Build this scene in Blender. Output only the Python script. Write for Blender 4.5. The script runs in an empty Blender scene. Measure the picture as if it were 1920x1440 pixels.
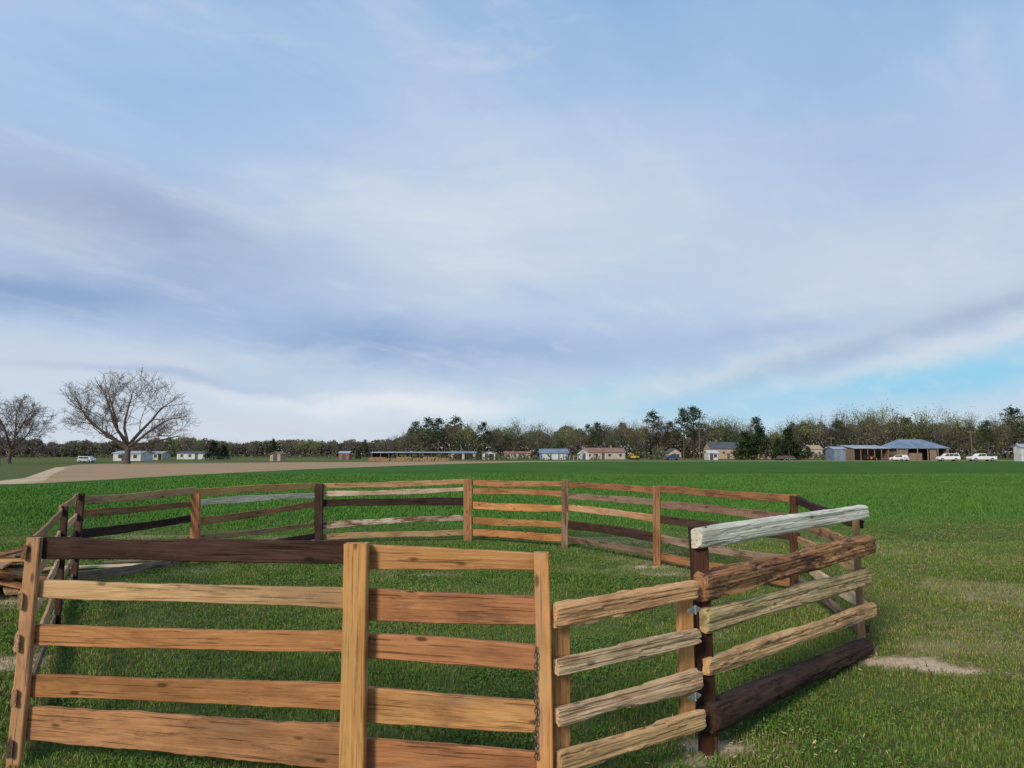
import bpy, math, random
import numpy as np
from mathutils import Vector, Matrix, noise
S=bpy.context.scene; C=S.collection
PI=math.pi
F=1300.; CX=960.; CY=720.; HOR=851.; EH=1.75
TH=math.atan((HOR-CY)/F); ct,st=math.cos(TH),math.sin(TH)
def ray(px,py):
    u=(px-CX)/F; v=-(py-CY)/F
    return Vector((u, ct-v*st, st+v*ct))
def W(px,py,Y):
    r=ray(px,py); t=Y/r.y; return Vector((r.x*t,Y,EH+r.z*t))
def G(px,py):
    r=ray(px,py); t=-EH/r.z; return Vector((r.x*t,r.y*t,0))
def XZ(px,py,Y):
    w=W(px,py,Y); return w.x,w.z
def lin(c):
    o=[]
    for v in c[:3]:
        v/=255.; o.append(v/12.92 if v<=.04045 else ((v+.055)/1.055)**2.4)
    return tuple(o)+(1.,)
# ---------------------------------------------------------------- node helper
class NT:
    def __init__(s,nt): s.nt=nt; nt.nodes.clear()
    def n(s,t,**k):
        o=s.nt.nodes.new(t)
        for a,b in k.items(): setattr(o,a,b)
        return o
    def put(s,sock,v):
        if isinstance(v,bpy.types.NodeSocket): s.nt.links.new(v,sock)
        else: sock.default_value=v
    def m(s,op,a,b=0.,c=None,clamp=False):
        o=s.n('ShaderNodeMath',operation=op); o.use_clamp=clamp
        s.put(o.inputs[0],a); s.put(o.inputs[1],b)
        if c is not None: s.put(o.inputs[2],c)
        return o.outputs[0]
    def vm(s,op,a,b):
        o=s.n('ShaderNodeVectorMath',operation=op); s.put(o.inputs[0],a); s.put(o.inputs[1],b); return o.outputs[0]
    def mix(s,f,a,b,blend='MIX'):
        o=s.n('ShaderNodeMix',data_type='RGBA',blend_type=blend); s.put(o.inputs[0],f); s.put(o.inputs[6],a); s.put(o.inputs[7],b); return o.outputs[2]
    def noise(s,vec,scale=5.,detail=2.,rough=.5,out=0):
        o=s.n('ShaderNodeTexNoise'); s.put(o.inputs['Vector'],vec); o.inputs['Scale'].default_value=scale
        o.inputs['Detail'].default_value=detail; o.inputs['Roughness'].default_value=rough; return o.outputs[out]
    def mr(s,v,a,b,c=0.,d=1.,smooth=True):
        o=s.n('ShaderNodeMapRange'); o.interpolation_type='SMOOTHSTEP' if smooth else 'LINEAR'
        s.put(o.inputs[0],v)
        for i,x in enumerate((a,b,c,d)): o.inputs[i+1].default_value=x
        return o.outputs[0]
    def comb(s,x,y,z):
        o=s.n('ShaderNodeCombineXYZ'); s.put(o.inputs[0],x); s.put(o.inputs[1],y); s.put(o.inputs[2],z); return o.outputs[0]
def newmat(name):
    m=bpy.data.materials.new(name); m.use_nodes=True; return m,NT(m.node_tree)
def finish(t,col,rough=.8,bump=None,bs=.5,bd=.01,metal=0.,spec=.3,transl=None):
    p=t.n('ShaderNodeBsdfPrincipled'); t.put(p.inputs['Base Color'],col); t.put(p.inputs['Roughness'],rough)
    p.inputs['Metallic'].default_value=metal; p.inputs['Specular IOR Level'].default_value=spec
    if bump is not None:
        b=t.n('ShaderNodeBump'); b.inputs['Strength'].default_value=bs; b.inputs['Distance'].default_value=bd
        t.put(b.inputs['Height'],bump); t.put(p.inputs['Normal'],b.outputs[0])
    o=t.n('ShaderNodeOutputMaterial'); t.nt.links.new(p.outputs[0],o.inputs[0])
def diffuse(t,col):
    p=t.n('ShaderNodeBsdfDiffuse'); t.put(p.inputs[0],col); o=t.n('ShaderNodeOutputMaterial'); t.nt.links.new(p.outputs[0],o.inputs[0])
def plain(name,c,rough=.7,var=.25,scale=2.,metal=0.,spec=.3):
    m,t=newmat(name); tc=t.n('ShaderNodeTexCoord').outputs['Object']
    n=t.noise(tc,scale,5.,.6); f=t.mr(n,.3,.7,0.,1.)
    a=tuple(min(1,x*(1+var*.5)) for x in c[:3])+(1,); b=tuple(x*(1-var) for x in c[:3])+(1,)
    finish(t,t.mix(f,b,a),rough,n,.2,.01,metal,spec); return m
def wood(name,light,dark,stain,samt=.3,crack=.35,bump=.8,ringamt=.7,green=0.,mottle=0.):
    m,t=newmat(name); tc=t.n('ShaderNodeTexCoord').outputs['Object']; r=t.n('ShaderNodeObjectInfo').outputs['Random']
    off=t.comb(t.m('MULTIPLY',r,37.),t.m('MULTIPLY',r,91.),t.m('MULTIPLY',r,53.))
    v=t.vm('ADD',tc,off)
    fib=t.noise(t.vm('MULTIPLY',v,(2.5,65.,65.)),1.,6.,.74)
    rn=t.noise(t.vm('MULTIPLY',v,(.55,5.,5.)),1.,1.,.4)
    ring=t.m('POWER',t.m('MULTIPLY_ADD',t.m('SINE',t.m('MULTIPLY',rn,95.)),.5,.5),2.)
    f=t.m('ADD',t.m('MULTIPLY',ring,.38*ringamt),t.m('MULTIPLY',t.mr(fib,.38,.64),.55),clamp=True)
    c=t.mix(f,light,dark)
    big=t.noise(t.vm('MULTIPLY',v,(1.4,4.,4.)),1.,6.,.65)
    c=t.mix(t.mr(big,.44,.64,0.,.58),c,tuple(x*.64 for x in dark[:3])+(1,))
    c=t.mix(t.mr(big,.45,.25,0.,.4),c,tuple(min(1,x*1.2+.03) for x in light[:3])+(1,))
    gw=t.noise(t.vm('MULTIPLY',v,(.8,6.,6.)),1.,5.,.65)
    c=t.mix(t.mr(gw,.56,.72,0.,.22),c,tuple([sum(light[:3])/3*.85]*3)+(1,))
    sn=t.noise(t.vm('MULTIPLY',v,(2.2,11.,11.)),1.,7.,.68)
    c=t.mix(t.mr(sn,.64-.24*samt,.73-.2*samt,0.,min(1,samt*1.8)),c,stain)
    if mottle: c=t.mix(t.mr(t.noise(t.vm('MULTIPLY',v,(5.,10.,10.)),1.,6.,.7),.50,.61,0.,mottle),c,stain)
    if green: c=t.mix(t.mr(t.noise(t.vm('MULTIPLY',v,(1.5,5.,5.)),1.,3.,.5),.55,.7,0.,green),c,(.36,.36,.14,1))
    ck=t.noise(t.vm('MULTIPLY',v,(1.6,85.,85.)),1.,3.,.6); ckm=t.mr(ck,.60,.67)
    vo=t.n('ShaderNodeTexVoronoi'); t.put(vo.inputs['Vector'],t.vm('MULTIPLY',v,(3.2,9.,9.))); vo.inputs['Scale'].default_value=1.
    kn=t.mr(vo.outputs['Distance'],.06,.16,1.,0.)
    c=t.mix(t.m('MULTIPLY',ckm,crack),c,tuple(x*.28 for x in dark[:3])+(1,))
    c=t.mix(t.m('MULTIPLY',kn,.85),c,tuple(x*.26 for x in dark[:3])+(1,))
    r1=t.mr(r,0.,1.,.80,1.15,False); r2=t.m('FRACT',t.m('MULTIPLY',r,7.3)); r3=t.mr(r2,0.,1.,.92,1.12,False)
    c=t.mix(1.,c,t.comb(r1,t.m('MULTIPLY',r1,r3),t.m('MULTIPLY',r1,r3)),'MULTIPLY')
    h=t.m('SUBTRACT',t.m('ADD',fib,t.m('MULTIPLY',ring,.15)),t.m('MULTIPLY',ckm,1.))
    finish(t,c,.85,h,bump,.007,0.,.15); return m
WD=dict(
 orange=wood('wood_orange',(.55,.275,.11,1),(.33,.145,.052,1),(.16,.08,.042,1),.32,.5),
 tan=wood('wood_tan',(.52,.32,.165,1),(.33,.185,.088,1),(.20,.125,.085,1),.38,.5),
 post=wood('wood_post',(.62,.335,.125,1),(.43,.21,.07,1),(.25,.125,.055,1),.26,.42,.6,.8,.25),
 red=wood('wood_red',(.42,.20,.09,1),(.24,.105,.046,1),(.10,.052,.033,1),.36,.55),
 dark=wood('wood_dark',(.085,.048,.036,1),(.035,.02,.015,1),(.012,.009,.008,1),.4,.5),
 darkpost=wood('wood_darkpost',(.11,.05,.03,1),(.04,.018,.012,1),(.015,.01,.008,1),.4,.4),
 grey=wood('wood_grey',(.30,.21,.15,1),(.18,.12,.08,1),(.10,.06,.04,1),.5,.5),
 white=wood('wood_white',(.86,.76,.62,1),(.70,.58,.44,1),(.46,.32,.20,1),.2,.7,.8),
 cream=wood('wood_cream',(.80,.66,.50,1),(.58,.43,.28,1),(.30,.17,.09,1),.36,.4),
 whitebrown=wood('wood_whitebrown',(.60,.50,.40,1),(.38,.26,.17,1),(.15,.08,.05,1),.75,.5),
 bark=wood('wood_bark',(.52,.28,.125,1),(.29,.14,.062,1),(.11,.06,.042,1),.55,.65,.9,.5,0.,.6),
 slab=wood('wood_slab',(.64,.39,.19,1),(.43,.235,.108,1),(.23,.115,.056,1),.38,.7,.9,.6,0.,.38),
 slabgreen=wood('wood_slabgreen',(.64,.43,.22,1),(.43,.265,.125,1),(.23,.125,.058,1),.38,.7,.9,.6,.55,.38),
 slabpale=wood('wood_slabpale',(.74,.52,.32,1),(.52,.33,.175,1),(.30,.16,.08,1),.34,.7,.9,.6,0.,.32),
)
# ---------------------------------------------------------------- object helpers
def tag(o,label=None,cat=None,group=None,kind=None):
    if label: o['label']=label
    if cat: o['category']=cat
    if group: o['group']=group
    if kind: o['kind']=kind
    return o
def empty(name,loc,label=None,cat=None,group=None,rz=0.):
    o=bpy.data.objects.new(name,None); C.objects.link(o); o.location=loc; o.rotation_euler=(0,0,rz); o.empty_display_size=.2
    return tag(o,label,cat,group)
def link(name,me,mat=None,parent=None,label=None):
    o=bpy.data.objects.new(name,me); C.objects.link(o)
    if mat and not me.materials: me.materials.append(mat)
    if parent: o.parent=parent
    if label: o['label']=label
    return o
def pyd(name,v,f,smooth=False):
    me=bpy.data.meshes.new(name); me.from_pydata([tuple(x) for x in v],[],f); me.update()
    if smooth:
        for p in me.polygons: p.use_smooth=True
    return me
class MB:
    def __init__(s): s.v=[]; s.f=[]
    def box(s,c,d,rz=0.,rx=0.,ry=0.):
        a,b,e=d[0]/2,d[1]/2,d[2]/2; n=len(s.v)
        M=Matrix.Rotation(rz,3,'Z')@Matrix.Rotation(ry,3,'Y')@Matrix.Rotation(rx,3,'X')
        s.v+=[M@Vector((x,y,z))+Vector(c) for x in(-a,a) for y in(-b,b) for z in(-e,e)]
        s.f+=[tuple(i+n for i in q) for q in [(0,1,3,2),(4,6,7,5),(0,4,5,1),(2,3,7,6),(0,2,6,4),(1,5,7,3)]]; return s
    def prism(s,pts,a,b,axis='x'):
        n=len(s.v); k=len(pts)
        for t in(a,b):
            for (p,q) in pts: s.v.append(Vector((t,p,q)) if axis=='x' else Vector((p,t,q)))
        s.f.append(tuple(n+i for i in range(k))); s.f.append(tuple(n+k+i for i in reversed(range(k))))
        for i in range(k):
            j=(i+1)%k; s.f.append((n+i,n+k+i,n+k+j,n+j))
        return s
    def cyl(s,p0,p1,r0,r1=None,k=10):
        r1=r0 if r1 is None else r1; p0=Vector(p0); p1=Vector(p1); d=(p1-p0).normalized()
        a=d.orthogonal().normalized(); b=d.cross(a); n=len(s.v)
        for p,r in((p0,r0),(p1,r1)):
            for i in range(k):
                t=2*PI*i/k; s.v.append(p+(a*math.cos(t)+b*math.sin(t))*r)
        s.f.append(tuple(n+i for i in range(k))); s.f.append(tuple(n+k+i for i in reversed(range(k))))
        for i in range(k):
            j=(i+1)%k; s.f.append((n+i,n+k+i,n+k+j,n+j))
        return s
    def build(s,name,mat,parent=None,label=None): return link(name,pyd(name,s.v,s.f),mat,parent,label)
def box(name,parent,mat,c,s,label=None): return MB().box(c,s).build(name,mat,parent,label)
def tri_mesh(name,V,T,col=None,smooth=False):
    me=bpy.data.meshes.new(name); V=np.asarray(V,dtype=np.float32); T=np.asarray(T,dtype=np.int32)
    me.vertices.add(len(V)); me.vertices.foreach_set('co',V.ravel())
    me.loops.add(T.size); me.loops.foreach_set('vertex_index',T.ravel())
    me.polygons.add(len(T)); me.polygons.foreach_set('loop_start',np.arange(0,T.size,3,dtype=np.int32))
    me.update(calc_edges=True)
    if col is not None:
        a=me.attributes.new('Col','FLOAT_COLOR','POINT'); c=np.ones((len(V),4),dtype=np.float32); c[:,:3]=col
        a.data.foreach_set('color',c.ravel())
    return me
def colmat(name,var=.0):
    m,t=newmat(name); a=t.n('ShaderNodeAttribute'); a.attribute_name='Col'; c=a.outputs['Color']
    if var:
        r=t.n('ShaderNodeObjectInfo').outputs['Random']
        c=t.mix(1.,c,t.comb(t.mr(r,0.,1.,1-var*.6,1+var,False),t.mr(r,0.,1.,1-var*.4,1+var*.8,False),t.mr(r,0.,1.,1.,1+var*.3,False)),'MULTIPLY')
    diffuse(t,c); return m
def vnoise(x,y,scale,seed):
    g=np.random.RandomState(seed).rand(128,128); X=x/scale; Y=y/scale
    xi=np.floor(X).astype(int); yi=np.floor(Y).astype(int); fx=X-xi; fy=Y-yi; fx=fx*fx*(3-2*fx); fy=fy*fy*(3-2*fy)
    a=g[xi%128,yi%128]; b=g[(xi+1)%128,yi%128]; c=g[xi%128,(yi+1)%128]; d=g[(xi+1)%128,(yi+1)%128]
    return (a*(1-fx)+b*fx)*(1-fy)+(c*(1-fx)+d*fx)*fy
def fb(x,y,scale,seed): return .5*vnoise(x,y,scale,seed)+.3*vnoise(x,y,scale*.45,seed+1)+.2*vnoise(x,y,scale*.2,seed+2)
def sstep(v,a,b): t=np.clip((v-a)/(b-a),0,1); return t*t*(3-2*t)
# ---------------------------------------------------------------- camera
cam=bpy.data.cameras.new('Camera'); co=bpy.data.objects.new('Camera',cam); C.objects.link(co); S.camera=co
co.location=(0,0,EH); co.rotation_euler=(PI/2+TH,0,0); cam.sensor_width=36; cam.lens=36*F/1920; cam.clip_start=.05; cam.clip_end=8000
# ---------------------------------------------------------------- world
SUN_EL=math.radians(30); SUN_AZ=math.radians(212)
w=bpy.data.worlds.new('World'); S.world=w; w.use_nodes=True; t=NT(w.node_tree)
d=t.n('ShaderNodeTexCoord').outputs['Generated']; sp=t.n('ShaderNodeSeparateXYZ'); t.put(sp.inputs[0],d); dx,dy,dz=sp.outputs
wn=t.n('ShaderNodeTexNoise'); t.put(wn.inputs['Vector'],t.vm('MULTIPLY',d,(1,1,2.))); wn.inputs['Scale'].default_value=3.5; wn.inputs['Detail'].default_value=7.; wn.inputs['Roughness'].default_value=.6
ws=t.n('ShaderNodeSeparateColor'); t.put(ws.inputs[0],wn.outputs['Color'])
az0=t.m('ARCTAN2',dx,dy); el0=t.m('ARCSINE',dz)
az=t.m('ADD',az0,t.m('MULTIPLY',t.m('SUBTRACT',ws.outputs[0],.5),.26)); el=t.m('ADD',el0,t.m('MULTIPLY',t.m('SUBTRACT',ws.outputs[1],.5),.085))
zz=t.m('MAXIMUM',t.m('ADD',dz,.16),.03)
u=t.m('DIVIDE',dx,zz); v=t.m('DIVIDE',dy,zz)
ca,sa=math.cos(.9),math.sin(.9)
U=t.m('ADD',t.m('MULTIPLY',u,ca),t.m('MULTIPLY',v,sa)); Vv=t.m('SUBTRACT',t.m('MULTIPLY',v,ca),t.m('MULTIPLY',u,sa))
st1=t.noise(t.comb(t.m('MULTIPLY',U,.45),t.m('MULTIPLY',Vv,1.0),0.),1.1,8.,.54)
st3=t.noise(t.comb(t.m('MULTIPLY',U,.8),t.m('MULTIPLY',Vv,2.0),5.),2.4,8.,.58)
wisp=t.noise(t.comb(t.m('MULTIPLY',az,3.2),t.m('MULTIPLY',t.m('ADD',el,t.m('MULTIPLY',az,-.05)),18.),ws.outputs[2]),1.,8.,.58)
def ae(px,py):
    r=ray(px,py).normalized(); return math.atan2(r.x,r.y),math.asin(r.z)
cr=t.n('ShaderNodeValToRGB'); t.put(cr.inputs[0],t.m('DIVIDE',el,.75,clamp=True)); e=cr.color_ramp
stops=[(0.,(210,219,229)),(ae(960,780)[1]/.75,(197,214,230)),(ae(960,680)[1]/.75,(173,200,228)),(ae(960,480)[1]/.75,(175,199,228)),(ae(960,250)[1]/.75,(162,192,228)),(ae(960,0)[1]/.75,(141,179,223)),(1.,(124,166,216))]
e.elements[0].position=0; e.elements[0].color=lin(stops[0][1]); e.elements[1].position=1; e.elements[1].color=lin(stops[-1][1])
for p,c in stops[1:-1]:
    q=e.elements.new(min(.999,max(.001,p))); q.color=lin(c)
c=cr.outputs[0]
c=t.mix(t.mr(st1,.40,.72,0.,.55),c,lin((206,216,231)))
c=t.mix(t.mr(st1,.46,.28,0.,.26),c,lin((132,170,214)))
bmod=t.mr(wisp,.28,.68,.62,1.22)
def blob(c,px,py,rx,ry,rot,colr,s):
    a0,e0=ae(px,py); ra=abs(ae(px+rx,py)[0]-ae(px-rx,py)[0])/2; re=abs(ae(px,py-ry)[1]-ae(px,py+ry)[1])/2
    k=math.radians(rot); X=t.m('SUBTRACT',az,a0); Y=t.m('SUBTRACT',el,e0)
    A=t.m('MULTIPLY_ADD',X,math.cos(k)/ra,t.m('MULTIPLY',Y,math.sin(k)/ra))
    B=t.m('MULTIPLY_ADD',Y,math.cos(k)/re,t.m('MULTIPLY',X,-math.sin(k)/re))
    g=t.m('EXPONENT',t.m('MULTIPLY',t.m('MULTIPLY_ADD',A,A,t.m('MULTIPLY',B,B)),-1.))
    g=t.m('MULTIPLY',g,t.m('MULTIPLY',bmod,s),clamp=True)
    return t.mix(g,c,lin(colr))
c=blob(c,250,150,450,130,0,(141,180,228),.5)
c=blob(c,950,440,460,180,0,(209,219,234),.9)
c=blob(c,1480,400,420,200,5,(180,198,224),.45)
c=blob(c,1720,500,380,110,8,(203,214,230),.7)
c=blob(c,60,410,280,70,0,(192,202,222),.7)
c=blob(c,330,440,400,66,-8,(153,170,202),.75)
c=blob(c,40,530,380,48,6,(124,153,196),.75)
c=blob(c,420,560,380,50,-6,(160,183,216),.5)
c=blob(c,130,645,400,42,0,(202,213,230),.75)
c=blob(c,100,695,300,40,0,(213,218,228),.75)
c=blob(c,800,655,400,46,-4,(142,169,208),.9)
c=blob(c,350,710,280,11,-3,(150,176,211),.6)
c=blob(c,560,795,420,28,0,(208,214,227),.8)
c=blob(c,740,758,380,20,-3,(226,230,237),.9)
c=blob(c,1200,752,280,32,8,(162,209,233),.9)
c=blob(c,1740,716,520,48,7,(148,206,234),1.05)
c=blob(c,1400,694,380,20,13,(206,217,230),.7)
c=blob(c,1800,650,340,22,13,(215,221,231),.8)
c=blob(c,1780,610,420,28,13,(164,180,206),.8)
c=blob(c,1350,640,260,26,5,(162,186,216),.6)
c=blob(c,1650,800,500,24,0,(190,218,236),.75)
c=t.mix(t.mr(st3,.50,.76,0.,.28),c,lin((216,223,232)))
c=t.mix(t.mr(wisp,.57,.76,0.,.30),c,lin((215,223,232)))
c=t.mix(t.mr(wisp,.40,.26,0.,.18),c,lin((138,168,207)))
sky=t.n('ShaderNodeTexSky'); sky.sky_type='NISHITA'; sky.sun_disc=False; sky.sun_elevation=SUN_EL; sky.sun_rotation=SUN_AZ
b1=t.n('ShaderNodeBackground'); t.put(b1.inputs[0],sky.outputs[0]); b1.inputs[1].default_value=.1
b2=t.n('ShaderNodeBackground'); t.put(b2.inputs[0],c); b2.inputs[1].default_value=1.02
mx=t.n('ShaderNodeMixShader'); t.put(mx.inputs[0],t.mr(st1,.3,.6,.92,.98)); t.put(mx.inputs[1],b1.outputs[0]); t.put(mx.inputs[2],b2.outputs[0])
ow=t.n('ShaderNodeOutputWorld'); t.nt.links.new(mx.outputs[0],ow.inputs[0])
sl=bpy.data.lights.new('Sun','SUN'); sl.energy=3.2; sl.angle=math.radians(14); sl.color=(1,.86,.68)
so=bpy.data.objects.new('Sun',sl); C.objects.link(so)
sd=Vector((math.sin(SUN_AZ)*math.cos(SUN_EL),math.cos(SUN_AZ)*math.cos(SUN_EL),math.sin(SUN_EL)))
so.rotation_euler=sd.to_track_quat('Z','Y').to_euler(); so.location=(0,-5,20)
S.view_settings.view_transform='Standard'; S.view_settings.look='None'; S.view_settings.exposure=0
# ---------------------------------------------------------------- ground
BP=[(1695,1237,.50,.18,1.1),(1800,1256,.26,.11,.9),(1610,1212,.2,.15,.9),(1480,1395,.36,.18,.5),(1330,1395,.25,.13,.85),(1290,1425,.22,.10,.7),(5,1240,.6,.4,.75),(30,1120,.7,1.0,.6),
    (800,1075,.7,.25,.5),(1215,1060,.4,.2,.75),(350,1120,.4,.2,.3),(1250,1075,1.2,.3,.4),(1500,1060,.8,.5,.35)]
BPW=[(G(a,b).x,G(a,b).y,c_,d_,e_) for a,b,c_,d_,e_ in BP]
def bare(x,y):
    s=np.zeros_like(x)
    for (a,b,rx,ry,k) in BPW: s=s+k*np.exp(-(((x-a)/rx)**2+((y-b)/ry)**2))
    n=fb(x,y,.22,5); n3=vnoise(x,y,.06,8); n2=fb(x,y,2.2,9)
    return np.clip(sstep(s*(.12+1.28*n+.45*n3),.24,.88)+.34*sstep(n2+.25*n,.66,.86)+.16*sstep(x,1.8,5)*sstep(n,.48,.75),0,1)
def axis(lo,hi,step,far,grow):
    a=list(np.arange(lo,hi,step)); s=step; x=hi
    while x<far: a.append(x); s*=grow; x+=s
    a.append(far); return np.array(a)
xp=axis(0,13,.08,3500,1.28); xs=np.concatenate([-xp[::-1][:-1],xp]); yp=axis(0,17,.08,4000,1.28); ys=np.concatenate([[-60,-10,-3,-1],yp])
Xg,Yg=np.meshgrid(xs,ys); Z=-.035*fb(Xg,Yg,1.1,3)*np.where((abs(Xg)<13)&(Yg<14)&(Yg>-1),1,0)
nx=len(xs); ny=len(ys); V=np.stack([Xg.ravel(),Yg.ravel(),Z.ravel()],1)
idx=np.arange(nx*ny).reshape(ny,nx); a=idx[:-1,:-1].ravel();b=idx[:-1,1:].ravel();c_=idx[1:,1:].ravel();d_=idx[1:,:-1].ravel()
T=np.concatenate([np.stack([a,b,c_],1),np.stack([a,c_,d_],1)])
bb=bare(Xg.ravel(),Yg.ravel())*((Yg.ravel()<18))
me=tri_mesh('ground',V,T,np.stack([bb,bb,bb],1))
GA,GB_,GC=(.062,.085,.021,1),(.120,.150,.044,1),(.140,.148,.055,1)
m,t=newmat('ground_mat'); tc=t.n('ShaderNodeTexCoord').outputs['Object']; at=t.n('ShaderNodeAttribute'); at.attribute_name='Col'
n1=t.noise(tc,14.,8.,.7); n2=t.noise(tc,.35,5.,.6); n3=t.noise(tc,60.,4.,.7)
g=t.mix(t.mr(n1,.3,.7),GA,GB_); g=t.mix(t.mr(n2,.35,.7,0.,.6),g,GC)
g=t.mix(t.mr(t.noise(tc,26.,5.,.7),.56,.68,0.,.5),g,(.18,.125,.07,1))
sd_=t.mix(t.mr(n3,.3,.7),(.42,.29,.18,1),(.76,.59,.41,1))
g=t.mix(at.outputs['Fac'],g,sd_); finish(t,g,.95,n1,.8,.03,spec=.05)
ground=link('ground',me,m); tag(ground,'short patchy pasture grass with bare sandy spots around the pen','ground',kind='structure')
def sheet(name,pts,z,mat,label,cat):
    o=link(name,pyd(name,[(x,y,z) for x,y in pts],[tuple(range(len(pts)))]),mat); return tag(o,label,cat,kind='structure')
near=[( -60,14.2),(-30,14.6),(-16,14.9),(-9,15.3),(-4,15.2),(0,15.0),(5,14.8),(9,14.2),(13,14.2),(20,14.5),(40,14.2),(80,14.)]
farp=[(260,14),(300,150),(120,165),(60,160),(20,158),(4.,150),(-10.7,122),(-23.5,80),(-27.,57),(-28.5,39.5),(-60,26)]
m,t=newmat('crop_mat'); tc=t.n('ShaderNodeTexCoord').outputs['Object']
n1=t.noise(tc,9.,6.,.7); n2=t.noise(t.vm('MULTIPLY',tc,(.5,1.,1.)),.12,5.,.6); n3=t.noise(t.vm('MULTIPLY',tc,(.25,1.,1.)),1.2,5.,.65); n4=t.noise(t.vm('MULTIPLY',tc,(.5,1.,1.)),.5,5.,.6); n5=t.noise(tc,.35,5.,.6)
g=t.mix(t.mr(n3,.3,.7),(.038,.105,.019,1),(.074,.183,.035,1)); g=t.mix(t.mr(n2,.35,.7,0.,.5),g,(.092,.192,.040,1)); g=t.mix(t.mr(n1,.3,.7,.0,.3),g,(.024,.06,.015,1))
sy_=t.n('ShaderNodeSeparateXYZ'); t.put(sy_.inputs[0],tc)
pg=t.mix(t.mr(n1,.3,.7),GA,GB_); pg=t.mix(t.mr(n5,.35,.7,0.,.6),pg,GC)
fy=t.mr(t.m('ADD',sy_.outputs[1],t.m('MULTIPLY',t.m('SUBTRACT',n4,.5),11.)),12.5,23.,0.,1.)
g=t.mix(fy,pg,g)
finish(t,g,.95,n1,1.,.08,spec=.03)
crop=sheet('crop_field',near+farp,.004,m,'bright green field of young grain stretching behind the pen','field')
m,t=newmat('tilled_mat'); tc=t.n('ShaderNodeTexCoord').outputs['Object']; n1=t.noise(tc,4.,6.,.7); n2=t.noise(t.vm('MULTIPLY',tc,(.3,1.,1.)),.3,5.,.6)
g=t.mix(t.mr(n1,.3,.7),(.34,.22,.125,1),(.49,.34,.205,1)); g=t.mix(t.mr(n2,.3,.7,0.,.6),g,(.26,.19,.10,1)); finish(t,g,.95,n1,.6,.05,spec=.05)
sheet('tilled_field',[(-28.3,41),(-27.,57.2),(-23.5,80.2),(-10.7,122.2),(4,150.2),(19.9,158.2),(10,166),(-30,150),(-72,136),(-72,116),(-60,92.5),(-49,76),(-40,60),(-33,47)],.008,m,'tan tilled field beyond the green crop on the left','field')
msand,t=newmat('sand_mat'); tc=t.n('ShaderNodeTexCoord').outputs['Object']; n1=t.noise(tc,3.,7.,.7); n2=t.noise(t.vm('MULTIPLY',tc,(1.,.3,1.)),.5,4.,.6)
g=t.mix(t.mr(n1,.3,.7),(.46,.33,.20,1),(.66,.50,.34,1)); g=t.mix(t.mr(n2,.50,.68,0.,.55),g,(.19,.18,.08,1)); finish(t,g,.95,n1,.5,.04,spec=.05)
sheet('dirt_track',[(-60,27.2),(-30,39.),(-28.4,41.5),(-31.,46.5),(-37,56.),(-46,71),(-56,88),(-60,92),(-50.5,76),(-41.5,61),(-35.5,51),(-33,45.),(-60,33)],.012,msand,'pale sandy track curving in from the left edge','dirt road')
sheet('farmyard',[(22,166),(60,168),(120,173),(200,170),(200,178),(120,180),(60,175),(18,170),(-30,160),(-30,156)],.016,msand,'pale sandy farmyard strip in front of the far buildings','farmyard')
# ---------------------------------------------------------------- grass
def blades(name,N,y0,y1,pw,rng,hfun,wfun,colfun,keep,bend=.6,margin=1.3):
    yy=np.linspace(y0,y1,400); dens=(.76*yy+margin)/yy**pw; cdf=np.cumsum(dens); cdf/=cdf[-1]
    y=np.interp(rng.rand(N),cdf,yy); x=(rng.rand(N)*2-1)*(.76*y+margin)
    k=keep(x,y,rng.rand(N)); x=x[k]; y=y[k]; n=len(x)
    h=hfun(x,y,rng.rand(n)); wd=wfun(y)*(.7+.6*rng.rand(n)); a=rng.rand(n)*2*PI; la=rng.rand(n)*2*PI; ln=h*bend*rng.rand(n)
    ca_,sa_=np.cos(a)*wd/2,np.sin(a)*wd/2; lx,ly=np.cos(la)*ln,np.sin(la)*ln; z0=np.full(n,-.03)
    P=np.zeros((n,5,3),dtype=np.float32)
    P[:,0]=np.stack([x-ca_,y-sa_,z0],1); P[:,1]=np.stack([x+ca_,y+sa_,z0],1)
    P[:,2]=np.stack([x-ca_*.8+lx*.35,y-sa_*.8+ly*.35,h*.6],1); P[:,3]=np.stack([x+ca_*.8+lx*.35,y+sa_*.8+ly*.35,h*.6],1)
    P[:,4]=np.stack([x+lx,y+ly,h],1)
    b=(np.arange(n)*5)[:,None,None]; Tt=(np.array([[0,1,2],[1,3,2],[2,3,4]])[None]+b).reshape(-1,3)
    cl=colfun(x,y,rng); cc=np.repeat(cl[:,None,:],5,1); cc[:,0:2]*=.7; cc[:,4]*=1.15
    return tri_mesh(name,P.reshape(-1,3),Tt,cc.reshape(-1,3),)
gm=colmat('grass_mat')
edge=lambda x: 15.2+.8*(fb(x,x*0,6.,31)-.5)*2+2.2*sstep(x,4,12)
def kp(x,y,r):
    b=bare(x,y); n=fb(x,y,.4,21); return (r<(1-.96*b)*(.22+1.2*n)*(1-sstep(y,edge(x)-1.,edge(x)+6.)))
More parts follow.
